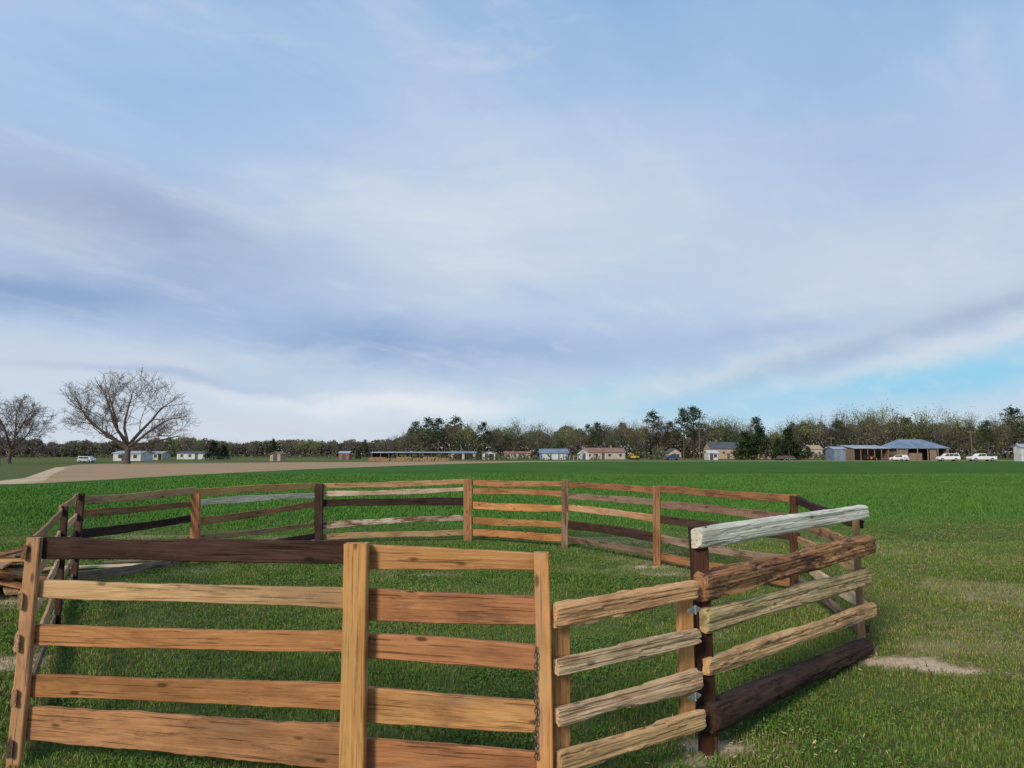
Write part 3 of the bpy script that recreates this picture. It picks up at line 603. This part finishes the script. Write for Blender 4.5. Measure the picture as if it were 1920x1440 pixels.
for a in [(738,818,'brown'),(752,812,'bud'),(768,806,'brown'),(779,792,'pine'),(792,800,'red'),(803,785,'pine'),(822,786,'pine'),(838,795,'brown'),(853,784,'pine'),(868,803,'green'),(884,793,'bud'),(905,793,'pine'),(921,800,'brown'),(936,796,'bud'),
 (952,802,'green'),(972,788,'bud'),(990,804,'brown'),(1006,792,'bud'),(1028,800,'brown'),(1046,806,'green'),(1070,793,'bud'),(1084,806,'brown'),(1104,797,'pine'),(1120,794,'pine'),(1136,797,'green'),(1152,797,'brown'),(1172,788,'brown'),(1192,795,'bud'),(1210,786,'brown'),(1226,774,'pine'),(1243,785,'brown'),
 (1258,792,'pine'),(1282,768,'pine'),(1302,765,'pine'),(1318,784,'brown'),(1342,779,'bud'),(1358,786,'green'),(1376,784,'bud'),(1398,792,'brown'),(1420,784,'pine'),(1444,800,'brown'),(1470,796,'bud'),
 (1490,782,'brown'),(1510,792,'green'),(1530,781,'bud'),(1552,778,'brown'),(1572,790,'pine'),(1592,767,'brown'),(1612,770,'bud'),(1634,782,'brown'),(1655,761,'bud'),(1676,768,'brown'),(1698,784,'pine'),(1718,788,'green'),(1738,766,'bud'),(1760,784,'brown'),(1778,774,'bud'),(1798,788,'red'),(1818,770,'brown'),(1836,783,'bud'),(1854,790,'pine'),(1870,773,'brown'),(1888,784,'bud'),(1902,767,'pine'),(1918,774,'brown'),(1945,775,'brown'),(1985,772,'pine')]: T_(*a)
for a in [(1425,800,'cedar',215,1.25),(1398,812,'cedar',220,1.3),(1480,803,'cedar',210,1.25),(1459,822,'cedar',215,1.),(400,828,'cedar',190,1.3),(420,836,'cedar',192,1.2),(1238,836,'bud',215,1.4),(1515,838,'cedar',230,1.3)]: T_(*a)
for a in [(45,824,'brown',350,1.),(100,825,'brown',350,1.),(130,826,'brown',350,1.),(190,827,'brown',350,1.),(300,823,'brown',350,1.),(345,812,'brown',320,1.),(372,821,'bud',350,1.),(440,826,'brown',350,1.),(470,828,'brown',350,1.),(512,824,'cedar',350,.8),(536,829,'brown',350,1.),(560,825,'bud',350,1.),(590,825,'bud',350,1.),(625,828,'brown',350,1.),(655,823,'brown',350,1.),(684,825,'pine',350,1.),(712,825,'brown',350,1.),(735,822,'brown',320,1.),(672,843,'cedar',230,1.)]: T_(*a)
desc={'pine':'tall dark pine','bud':'yellow-green budding tree','green':'dull green leafy tree','brown':'brown leafless tree','red':'reddish budding tree','cedar':'dense dark evergreen'}
nmk={'pine':'pine_tree','bud':'budding_tree','green':'leafy_tree','brown':'bare_tree','red':'budding_tree','cedar':'evergreen_tree'}
def segm(px):
    for lim,s in [(140,'far left edge'),(500,'behind the white houses'),(745,'right of the tan shed'),(900,'behind the log pile'),(1088,'behind the blue workshop'),(1300,'behind the ranch house'),(1475,'around the dark-roofed house'),(1660,'behind the tractor shed'),(1800,'behind the plank barn')]:
        if px<lim: return s
    return 'behind the white pickup'
ORD=['first','second','third','fourth','fifth','sixth','seventh','eighth','ninth','tenth','eleventh','twelfth']
cnt={}; R=random.Random(3)
tot={}
for a in TL: tot[(segm(a[0]),a[2])]=tot.get((segm(a[0]),a[2]),0)+1
for (px,ty,kind,Y,ws) in sorted(TL):
    Y=Y+R.uniform(-8,8); s=segm(px); key=(s,kind); cnt[key]=cnt.get(key,0)+1
    lab=(desc[kind]+' '+s) if tot[key]==1 else ORD[cnt[key]-1]+' '+desc[kind]+' from the left, '+s
    h=W(px,ty,Y).z; k=h/basew[kind]; pr=R.choice(protos[kind]); wsx=ws*k*R.uniform(.95,1.25)
    puttree(nmk[kind],pr[0],pr[1],(W(px,855,Y).x,Y,0),(wsx,wsx,k),R.uniform(0,6.28),lab,'trees along the far edge of the fields')
env=[(-700,822),(-200,824),(0,829),(100,829),(140,831),(400,829),(640,829),(735,824),(765,813),(900,811),(1000,816),(1060,815),(1150,808),(1300,808),(1450,814),(1500,804),(1600,797),(1750,798),(1850,798),(1920,797),(2300,794),(2800,802)]
ex_=np.array([e_[0] for e_ in env]); ey_=np.array([e_[1] for e_ in env])
n=190000; px=rng.uniform(-450,2400,n); dep=np.where(px<735,385.,300.)+rng.rand(n)*30
top=np.interp(px,ex_,ey_)+np.where(px<735,10,22)*(vnoise(px,px*0,30,81)-.5)+np.where(px<735,7,16)*(vnoise(px,px*0,11,82)-.5)+6*(rng.rand(n)-.5)
hh=(HOR-top)/F*dep+EH; zz_=hh*np.clip(rng.rand(n)**.8,0,1); xx=(px-CX)/F*dep
kn=vnoise(px,dep*.5,17,85); k2=vnoise(px,zz_*4,10,86); pal=np.array([[.12,.10,.085],[.045,.06,.035],[.145,.16,.078],[.10,.10,.065],[.13,.11,.095]])  # greyed palette, with distance haze painted into the wood's colours
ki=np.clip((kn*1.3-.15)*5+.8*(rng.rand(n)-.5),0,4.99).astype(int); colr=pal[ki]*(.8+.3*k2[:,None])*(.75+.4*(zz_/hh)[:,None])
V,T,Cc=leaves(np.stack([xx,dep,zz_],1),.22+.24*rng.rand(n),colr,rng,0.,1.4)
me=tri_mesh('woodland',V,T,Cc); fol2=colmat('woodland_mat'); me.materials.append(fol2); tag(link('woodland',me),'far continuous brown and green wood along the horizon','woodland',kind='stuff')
n=14000; px=rng.uniform(-100,2050,n); dep=np.where(px<735,310.,208.)+rng.rand(n)*40; zz_=rng.rand(n)**2*1.6; xx=(px-CX)/F*dep; k=vnoise(px,px*0,18,91)>.38
V,T,Cc=leaves(np.stack([xx,dep,zz_],1)[k],.22+.18*rng.rand(k.sum()),(np.array([.11,.115,.06])*(.6+.7*rng.rand(n,1)))[k],rng)
me=tri_mesh('undergrowth',V,T,Cc); me.materials.append(fol2); tag(link('undergrowth',me),'low scrubby undergrowth at the foot of the tree line','undergrowth',kind='stuff')
# ---------------------------------------------------------------- buildings
P=plain
white=P('white_paint',(.55,.55,.54,1),.6,.2,1.); cream=P('cream_siding',(.44,.38,.31,1),.7,.2,1.); blue=P('blue_siding',(.14,.24,.44,1),.6,.15,1.); bluegrey=P('bluegrey_metal',(.22,.28,.37,1),.5,.3,.6,.3)
metal=P('pale_metal_roof',(.40,.44,.48,1),.5,.25,.5,.3); redroof=P('rust_red_roof',(.30,.14,.10,1),.7,.35,.5); brownroof=P('brown_shingle',(.27,.16,.12,1),.9,.3,.8); darkroof=P('dark_shingle',(.09,.095,.11,1),.85,.3,.8)
plank=P('plank_wall',(.25,.18,.13,1),.9,.4,2.5); bay_shade=P('painted_bay_shade',(.03,.027,.024,1),.9,.2,1.); glass=P('window_glass',(.04,.05,.06,1),.15,.2,1.,0,.6); trim=P('trim_white',(.55,.55,.53,1),.6,.1,1.)  # the near-black bay colour paints the shade of an unbuilt interior
brick=P('brick_wall',(.28,.15,.11,1),.9,.3,4.); tanw=P('tan_wall',(.42,.32,.22,1),.8,.2,2.)
def hz(py,Y): return W(960,py,Y).z
def house(name,label,cat,px0,px1,Y,ridge,eave,wall,roof,dep=7.,axis='x',wins=(),doors=(),bays=(),chim=None,rz=0.,minw=2.1,garage=()):
    x0=W(px0,855,Y).x; x1=W(px1,855,Y).x; w_=x1-x0; cx=(x0+x1)/2; r=hz(ridge,Y); e_=hz(eave,Y)
    e_=max(e_,min(2.0,minw)); r=max(r,e_+.5)
    o=empty(name,(cx,Y+dep/2,0),label,cat,None,rz); hw=w_/2-.3; hd=dep/2
    mb=MB()
    if axis=='x': mb.prism([(-hd,0),(hd,0),(hd,e_),(0,r-.08),(-hd,e_)],-hw,hw,'x')
    else: mb.prism([(-hw,0),(hw,0),(hw,e_),(0,r-.08),(-hw,e_)],-hd,hd,'y')
    mb.build('wall',wall,o)
    ov=.3; tk=.12
    if axis=='x':
        sl_=(r-e_)/hd; rf=MB().prism([(-hd-ov,e_-sl_*ov),(0,r),(hd+ov,e_-sl_*ov),(hd+ov,e_-sl_*ov+tk),(0,r+tk),(-hd-ov,e_-sl_*ov+tk)],-hw-.3,hw+.3,'x').build('roof',roof,o)
    else:
        sl_=(r-e_)/hw; rf=MB().prism([(-hw-ov,e_-sl_*ov),(0,r),(hw+ov,e_-sl_*ov),(hw+ov,e_-sl_*ov+tk),(0,r+tk),(-hw-ov,e_-sl_*ov+tk)],-hd-.3,hd+.3,'y').build('roof',roof,o)
    for f_ in wins:
        x=-hw+2*hw*f_; fr_=box('window',o,trim,(x,-hd-.02,e_*.6),(1.1,.06,1.1)); box('pane',fr_,glass,(x,-hd-.055,e_*.6),(.9,.03,.9))
    for f_ in doors:
        x=-hw+2*hw*f_; dr_=box('door',o,darkroof,(x,-hd-.02,.98),(.95,.06,1.95)); box('handle',dr_,galv,(x+.35,-hd-.07,.95),(.06,.06,.12))
    for (a_,b_) in bays:
        x=-hw+hw*(a_+b_); box('bay_shade_panel',o,bay_shade,(x,-hd-.01,e_*.45),(2*hw*(b_-a_),.04,e_*.88))  # dark panel on the solid front wall; interior shade painted as colour
    for (a_,b_) in garage:
        x=-hw+hw*(a_+b_); box('garage_door',o,trim,(x,-hd-.02,e_*.44),(2*hw*(b_-a_),.06,e_*.86))
    if chim is not None: box('chimney',rf,brick,(-hw+2*hw*chim,.3,r+.3),(.6,.6,1.2))
    return o
def openshed(name,label,px0,px1,Y,front,back_,dep,wall,roof,nb):
    x0=W(px0,855,Y).x; x1=W(px1,855,Y).x; w_=x1-x0; o=empty(name,((x0+x1)/2,Y+dep/2,0),label,'shed'); hw=w_/2; hd=dep/2; f_=max(2.1,hz(front,Y)); b_=hz(back_,Y)
    b_=max(b_,f_+.3) if back_<front else f_-.2
    mb=MB(); mb.box((0,hd-.1,min(f_,b_)/2),(w_-.3,.12,min(f_,b_)-.1)); mb.box((-hw+.15,-.1,min(f_,b_)/2),(.12,dep-.3,min(f_,b_)-.12)); mb.box((hw-.15,-.1,min(f_,b_)/2),(.12,dep-.3,min(f_,b_)-.12)); mb.build('wall',wall,o)
    MB().prism([(-hd-.4,f_),(hd+.2,b_),(hd+.2,b_+.12),(-hd-.4,f_+.12)],-hw-.2,hw+.2,'x').build('roof',roof,o)
    for i in range(nb+1): box('post',o,plank,(-hw+.2+(w_-.4)*i/nb,-hd+.1,f_/2),(.18,.18,f_))
    return o
house('white_house','long low white house right of the large lone tree','house',210,266,175,849,855,white,metal,6.,'x',(.25,.5,.8),(.38,),minw=1.9)
house('white_bungalow','white bungalow with dark roof left of the dark evergreens','house',330,394,230,849,855,white,darkroof,6.,'x',(.15,.4,.85),(.6,))
house('porch_building','narrow pale outbuilding just right of the long white house','outbuilding',277,306,200,853,857,cream,metal,5.,'x',(.5,),(),((.7,.95),),minw=1.9)
house('gabled_shed','small tan shed with pointed gable standing alone in the field','shed',504,528,170,849,858,tanw,brownroof,4.,'y',(),(.5,),minw=1.7)
house('brown_shed','small reddish shed right of the tan gabled shed','shed',634,656,220,850,856,brick,metal,4.,'x',(),(.5,),minw=2.)
openshed('long_shed','long open shed with blue-grey roof behind the log pile',696,842,240,854,849,7.,plank,metal,9)
house('blue_roof_barn','low barn with pale blue roof right of the long shed','barn',844,893,225,848,853,cream,bluegrey,7.,'x',(),(),((.1,.45),(.55,.9)))
house('gable_shed','low white shed with gable front left of the blue workshop','shed',903,930,215,846,852,white,bluegrey,5.,'y',(),(.3,),((.5,.9),))
house('trailer_home','pale trailer home with rust stained roof left of the blue workshop','trailer home',944,996,232,847,852,cream,redroof,4.,'x',(.15,.4,.8),(.6,))
house('workshop','blue workshop with white doors and grey-blue roof','workshop',1011,1067,215,842,850,blue,bluegrey,8.,'x',(),(),(),garage=((.08,.36),(.42,.64),(.72,.92)))
house('ranch_house','cream house with wide brown roof','house',1094,1174,226,840,848,cream,brownroof,9.,'x',(.12,.3,.62,.88),(.46,),(),.7)
house('garden_shed','small white gabled building beside the ranch house','shed',1084,1106,210,844,851,white,white,4.,'y',(),(.5,),minw=1.8)
house('grey_cottage','small pale cottage with steep dark gable right of the excavator','house',1252,1279,230,841,849,cream,darkroof,6.,'y',(.3,.75),(.5,))
house('white_shed','small white shed in front of the dark-roofed house','shed',1326,1348,200,845,850,white,white,4.,'x',(.75,),(.35,))
house('dark_roof_house','tan house with tall dark roof half hidden among evergreens','house',1332,1394,250,829,841,tanw,darkroof,10.,'x',(.2,.4,.75),(.55,),(),.3)
house('far_cabin','cream cottage with tan roof among the trees left of the blue-grey shed','house',1518,1544,252,835,842,cream,tanw,6.,'x',(.25,.75),(.5,))
house('tan_lodge','low tan building beside the dark evergreen at the farmyard','house',1418,1454,230,844,849,tanw,brownroof,6.,'x',(.2,.8),(.5,))
house('bluegrey_shed','small blue-grey metal shed left of the open tractor shed','shed',1562,1588,184,838,842,bluegrey,metal,5.,'x',(),(),())
openshed('tractor_shed','open fronted shed with pale metal roof sheltering a red tractor',1600,1668,188,841,835,7.,plank,metal,5)
house('right_edge_shed','white metal building cut by the right edge of the picture','shed',1913,1985,165,833,838,white,metal,2.5,'x',(),(),((.1,.2),))
Yb=188; x0=W(1680,855,Yb).x; x1=W(1780,855,Yb).x; o=empty('plank_barn',((x0+x1)/2,Yb+5,0),'big brown plank barn with blue-grey hipped metal roof','barn'); hw=(x1-x0)/2; hd=5.; e_=hz(841,Yb); r=hz(824,Yb)
mb=MB(); mb.box((0,hd-.2,e_/2),(2*hw-1,.15,e_)); mb.box((hw-.5,0,e_/2),(.15,2*hd-.5,e_)); mb.box((-hw+.5,0,e_/2),(.15,2*hd-.5,e_))
for a_,b_,h_ in((.01,.2,.99),(.24,.5,.62),(.66,.8,.99)): mb.box((-hw+.5+(2*hw-1)*(a_+b_)/2,-hd+.3,e_*h_/2),((2*hw-1)*(b_-a_),.12,e_*h_))
mb.build('wall',plank,o)
rx=hw*.55; vs=[(-hw-.3,-hd-.3,e_),(hw+.3,-hd-.3,e_),(hw+.3,hd+.3,e_),(-hw-.3,hd+.3,e_),(-rx*.95,0,r),(rx*.7,0,r)]
vs+=[(a_,b_,c__+.14) for a_,b_,c__ in vs]
fs=[(0,1,5,4),(1,2,5),(2,3,4,5),(3,0,4)]; fs=[tuple(reversed(q)) for q in fs]+[tuple(i+6 for i in q) for q in fs]+[(0,1,7,6),(1,2,8,7),(2,3,9,8),(3,0,6,9)]
link('roof',pyd('roof',vs,fs),bluegrey,o)
for i in range(6): box('post',o,plank,(-hw+.3+(2*hw-.6)*i/5,-hd-.1,e_/2),(.22,.22,e_))
# ---------------------------------------------------------------- log pile
lg=P('log_end',(.42,.26,.15,1),.85,.5,6.); bk=P('log_bark',(.16,.10,.07,1),.9,.4,5.)
q=MB().cyl((0,0,0),(0,3.2,0),.17,k=9); lm=pyd('log',q.v,q.f); lm.materials.append(lg)
Yl=170; xa=W(692,860,Yl).x; xb=W(846,860,Yl).x; R=random.Random(9)
nx_=int((xb-xa)/.36)
for row in range(3):
    for i in range(nx_-row):
        hgt=2+ (1 if math.sin(i*.35)>-.3 else 0)
        if row>=hgt or (i%15==14): continue
        ob=bpy.data.objects.new('cut_log',lm); C.objects.link(ob); ob.location=(xa+.36*i+.18*row+R.uniform(-.02,.02),Yl+R.uniform(-.15,.15),.17+row*.30); s_=R.uniform(.85,1.08); ob.scale=(s_,1,s_); ob.rotation_euler=(0,R.uniform(0,6),0)
        tag(ob,'cut log with pale sawn end in the long pile before the open shed','log','cut logs stacked in the long pile')
# ---------------------------------------------------------------- vehicles
cwhite=P('car_white',(.72,.73,.74,1),.3,.05,1.,0,.5); tyre=P('tyre_rubber',(.02,.02,.02,1),.8,.2,3.); rim=P('rim_metal',(.45,.46,.47,1),.4,.2,3.,.6); lampw=P('lamp_clear',(.6,.6,.55,1),.2,.1,2.); lampr=P('lamp_red',(.4,.02,.02,1),.3,.1,2.)
def vehicle(name,label,cat,px,Y,rz,L,Wd,lower,cabin,glz,paint,wb,wr=.36):
    o=empty(name,(W(px,855,Y).x,Y,0),label,cat,None,rz); hw=Wd/2
    mb=MB().prism(lower,-hw,hw,'y'); n=len(mb.v); mb.prism(cabin,-hw*.88,hw*.88,'y')
    top=max(p[1] for p in cabin)
    for v_ in mb.v[n:]:
        if v_.z>top-.2: v_.y*=.88
    mb.build('body',paint,o)
    for sy in(-1,1):
        for poly in glz:
            q=MB(); q.prism(poly,sy*hw*.86,sy*(hw*.88+.02),'y'); q.build('window',glass,o)
        for x in wb:
            wh=MB().cyl((x,sy*(hw-.2),wr),(x,sy*(hw+.02),wr),wr,k=16).build('wheel',tyre,o); MB().cyl((x,sy*(hw+.021),wr),(x,sy*(hw+.035),wr),wr*.58,k=12).build('rim',rim,wh)
        box('headlight',o,lampw,(L/2-.02,sy*hw*.75,.78),(.08,.35,.18)); box('taillight',o,lampr,(-L/2+.02,sy*hw*.85,.85),(.08,.2,.3))
    return o
vehicle('pickup_truck','white pickup truck parked at the far right of the field edge','pickup',1840,168,PI,6.2,2.0,
 [(-3.1,.45),(3.0,.42),(3.1,.8),(3.0,1.05),(1.5,1.18),(-3.1,1.18)],[(-.75,1.1),(1.75,1.12),(.95,1.85),(-.6,1.87)],[[(-.5,1.22),(.42,1.22),(.42,1.75),(-.45,1.76)],[(.52,1.22),(1.45,1.22),(.9,1.74),(.52,1.75)]],cwhite,(-1.95,2.0),.40)
vehicle('sport_utility','white sport utility vehicle parked beside the big plank barn','car',1777,172,PI*.93,4.9,1.9,
 [(-2.45,.42),(2.4,.40),(2.45,.85),(2.2,1.05),(1.1,1.15),(-2.45,1.15)],[(-2.4,1.1),(1.3,1.12),(.6,1.85),(-2.2,1.86)],[[(-2.2,1.2),(-1.1,1.2),(-1.1,1.74),(-2.05,1.74)],[(-1.,1.2),(-.1,1.2),(-.1,1.75),(-1.,1.75)],[(0,1.2),(1.,1.2),(.52,1.73),(0,1.75)]],cwhite,(-1.45,1.5),.38)
vehicle('parked_car','small white hatchback parked at the left corner of the big barn','car',1686,172,PI*.62,4.2,1.75,
 [(-2.1,.38),(2.05,.35),(2.1,.7),(1.9,.85),(.9,.98),(-2.1,.98)],[(-2.0,.95),(1.1,.96),(.3,1.5),(-1.6,1.5)],[[(-1.5,1.),(-.6,1.),(-.6,1.42),(-1.35,1.42)],[(-.5,1.),(.6,1.),(.2,1.4),(-.5,1.42)]],cwhite,(-1.3,1.3),.32)
vehicle('parked_van','small white camper van parked left of the long white house','van',163,140,0.,2.9,1.6,
 [(-1.45,.3),(1.4,.3),(1.45,.6),(1.2,.8),(-1.45,.8)],[(-1.45,.75),(1.15,.78),(.8,1.25),(-1.4,1.27)],[[(-1.2,.82),(-.3,.82),(-.3,1.15),(-1.2,1.15)],[(-.2,.82),(.8,.82),(.6,1.15),(-.2,1.15)]],cwhite,(-.9,.85),.27)
vehicle('parked_car','dark blue car parked in front of the small gabled cottage','car',1262,200,.2,4.2,1.75,
 [(-2.1,.38),(2.05,.35),(2.1,.7),(1.9,.85),(.9,.98),(-2.1,.98)],[(-1.6,.95),(1.1,.96),(.3,1.45),(-1.1,1.45)],[[(-1.1,1.),(-.3,1.),(-.3,1.36),(-.95,1.36)],[(-.2,1.),(.6,1.),(.2,1.36),(-.2,1.36)]],P('car_blue',(.04,.07,.15,1),.3,.05),(-1.3,1.3),.32)
redp=P('tractor_red',(.45,.05,.03,1),.4,.2); yel=P('machine_yellow',(.50,.34,.05,1),.5,.3)
o=empty('tractor',(W(1632,855,184).x,184,0),'small red tractor parked under the open metal shed','tractor',None,.4)
MB().box((.7,0,.95),(1.5,.6,.55)).box((-.4,0,.7),(1.0,.7,.5)).build('body',redp,o); MB().box((-.5,0,1.2),(.5,.45,.12)).box((-.75,0,1.45),(.1,.45,.5)).build('seat',tyre,o)
for x,rr_ in((-.7,.7),(1.15,.42)):
    for sy in(-1,1):
        wh=MB().cyl((x,sy*.55,rr_),(x,sy*.85,rr_),rr_,k=16).build('wheel',tyre,o); MB().cyl((x,sy*.86,rr_),(x,sy*.88,rr_),rr_*.5,k=12).build('rim',yel,wh)
MB().cyl((1.0,.1,1.2),(1.0,.1,1.9),.04,k=8).build('exhaust_pipe',tyre,o)
o=empty('excavator',(W(1190,855,205).x,205,0),'yellow excavator with raised arm right of the ranch house','excavator',None,2.2); o.scale=(.75,.75,.75)
for sy in(-1,1): MB().prism([(-1.5,.15),(1.5,.15),(1.7,.4),(1.5,.7),(-1.5,.7),(-1.7,.4)],sy*.7,sy*1.15,'y').build('track',tyre,o)
MB().box((-.4,0,1.15),(2.4,2.,.8)).build('body',yel,o); cb=MB().prism([(.1,.8),(1.2,.8),(1.3,1.5),(.9,2.4),(.1,2.4)],.1,.95,'y').build('cab',yel,o)
MB().prism([(.2,1.5),(1.15,1.5),(.85,2.25),(.2,2.25)],.96,.99,'y').build('window',glass,cb)
MB().prism([(.8,1.1),(1.1,.9),(2.6,2.6),(2.4,2.9)],-.35,-.05,'y').prism([(2.3,2.85),(2.65,2.8),(3.5,1.0),(3.3,.95)],-.32,-.08,'y').build('arm',yel,o)
MB().prism([(3.1,1.05),(3.65,1.0),(3.6,.4),(2.95,.3)],-.5,.1,'y').build('bucket',tyre,o)
pw=P('pole_wood',(.16,.13,.10,1),.9,.3,3.)
for px,ty,Y,lab in((1823,806,190,'tall wooden utility pole behind the white pickup'),(1560,818,215,'wooden utility pole left of the blue-grey shed'),(1312,800,225,'wooden utility pole left of the dark-roofed house')):
    o=empty('utility_pole',(W(px,855,Y).x,Y,0),lab,'utility pole'); h_=hz(ty,Y); MB().cyl((0,0,-.1),(0,0,h_),.16,.11,8).build('pole',pw,o); ca_=box('crossarm',o,pw,(0,-.15,h_-.7),(2.2,.12,.14))
    for x in(-1.,-.4,.4,1.): MB().cyl((x,-.15,h_-.63),(x,-.15,h_-.45),.05,k=6).build('insulator',trim,ca_)
def wfence(name,label,pts,h,step,postm,nw):
    o=empty(name,(0,0,0),label,'fence'); mw=MB()
    for (a_,b_) in zip(pts[:-1],pts[1:]):
        a_=Vector(a_+(0,));b_=Vector(b_+(0,)); L=(b_-a_).length; n=max(1,int(L/step))
        for i in range(n): p=a_.lerp(b_,i/n); MB().cyl(p+Vector((0,0,-.1)),p+Vector((0,0,h)),.06,.05,6).build('post',postm,o)
        for j in range(nw): zq=h*(.3+.65*j/(nw-1)); mw.cyl(a_+Vector((0,0,zq)),b_+Vector((0,0,zq)),.012,k=4)
    mw.build('wire',galv,o)
wfence('wire_fence','low wire fence with grey posts along the sandy track at left',[(-62,66),(-64,78),(-72,100)],1.15,3.5,pw,4)
wfence('paddock_fence','white post fence beside the blue workshop',[(W(1068,855,188).x,188),(W(1090,855,188).x,188)],1.3,1.,trim,4)
wfence('paddock_fence','pale post and wire fence in front of the tan shed and white bungalow',[(W(395,855,178).x,178),(W(640,855,178).x,178)],1.2,5.,pw,3)
px,Y=1472,184
o=empty('flatbed_trailer',(W(px,855,Y).x,Y,0),'low flatbed trailer loaded with brown logs at the farmyard edge','trailer',None,.1); box('bed',o,bluegrey,(0,0,.55),(5.,1.9,.15))
for x in(-.6,.6):
    for sy in(-1,1):
        wh=MB().cyl((x,sy*.8,.33),(x,sy*1.,.33),.33,k=12).build('wheel',tyre,o); MB().cyl((x,sy*1.01,.33),(x,sy*1.03,.33),.18,k=10).build('rim',rim,wh)
box('tongue',o,tyre,(-3.1,0,.5),(1.4,.12,.1))
for q in range(6):
    lo=MB().cyl((-2.2,0,0),(2.2,0,0),.16,.13,8).build('cut_log',bk); lo.location=(W(px,855,Y).x,Y-.6+.33*(q%4)+(.16 if q>3 else 0),.79+(.3 if q>3 else 0)); lo.rotation_euler=(0,0,.1); tag(lo,'brown log loaded on the flatbed trailer','log','logs on the flatbed trailer')
n=420; cx=rng.randn(n); cy=rng.randn(n); w_=rng.randint(0,3,n); cs=np.array([[G(1330,1395).x,G(1330,1395).y],[G(1450,1390).x,G(1450,1390).y],[G(1700,1240).x,G(1700,1240).y]])[w_]
ctr=np.stack([cs[:,0]+cx*.32,cs[:,1]+cy*.18,.008+.015*rng.rand(n)],1)
V,T,Cc=leaves(ctr,.002+.003*rng.rand(n),np.array([.55,.42,.26])*(.6+.5*rng.rand(n,1)),rng,3.,4.)
me=tri_mesh('wood_chips',V,T,Cc); me.materials.append(gm); tag(link('wood_chips',me),'pale wood chips and straw scattered near the black gate post','wood chips',kind='stuff')
print('DONE',len(bpy.data.objects))
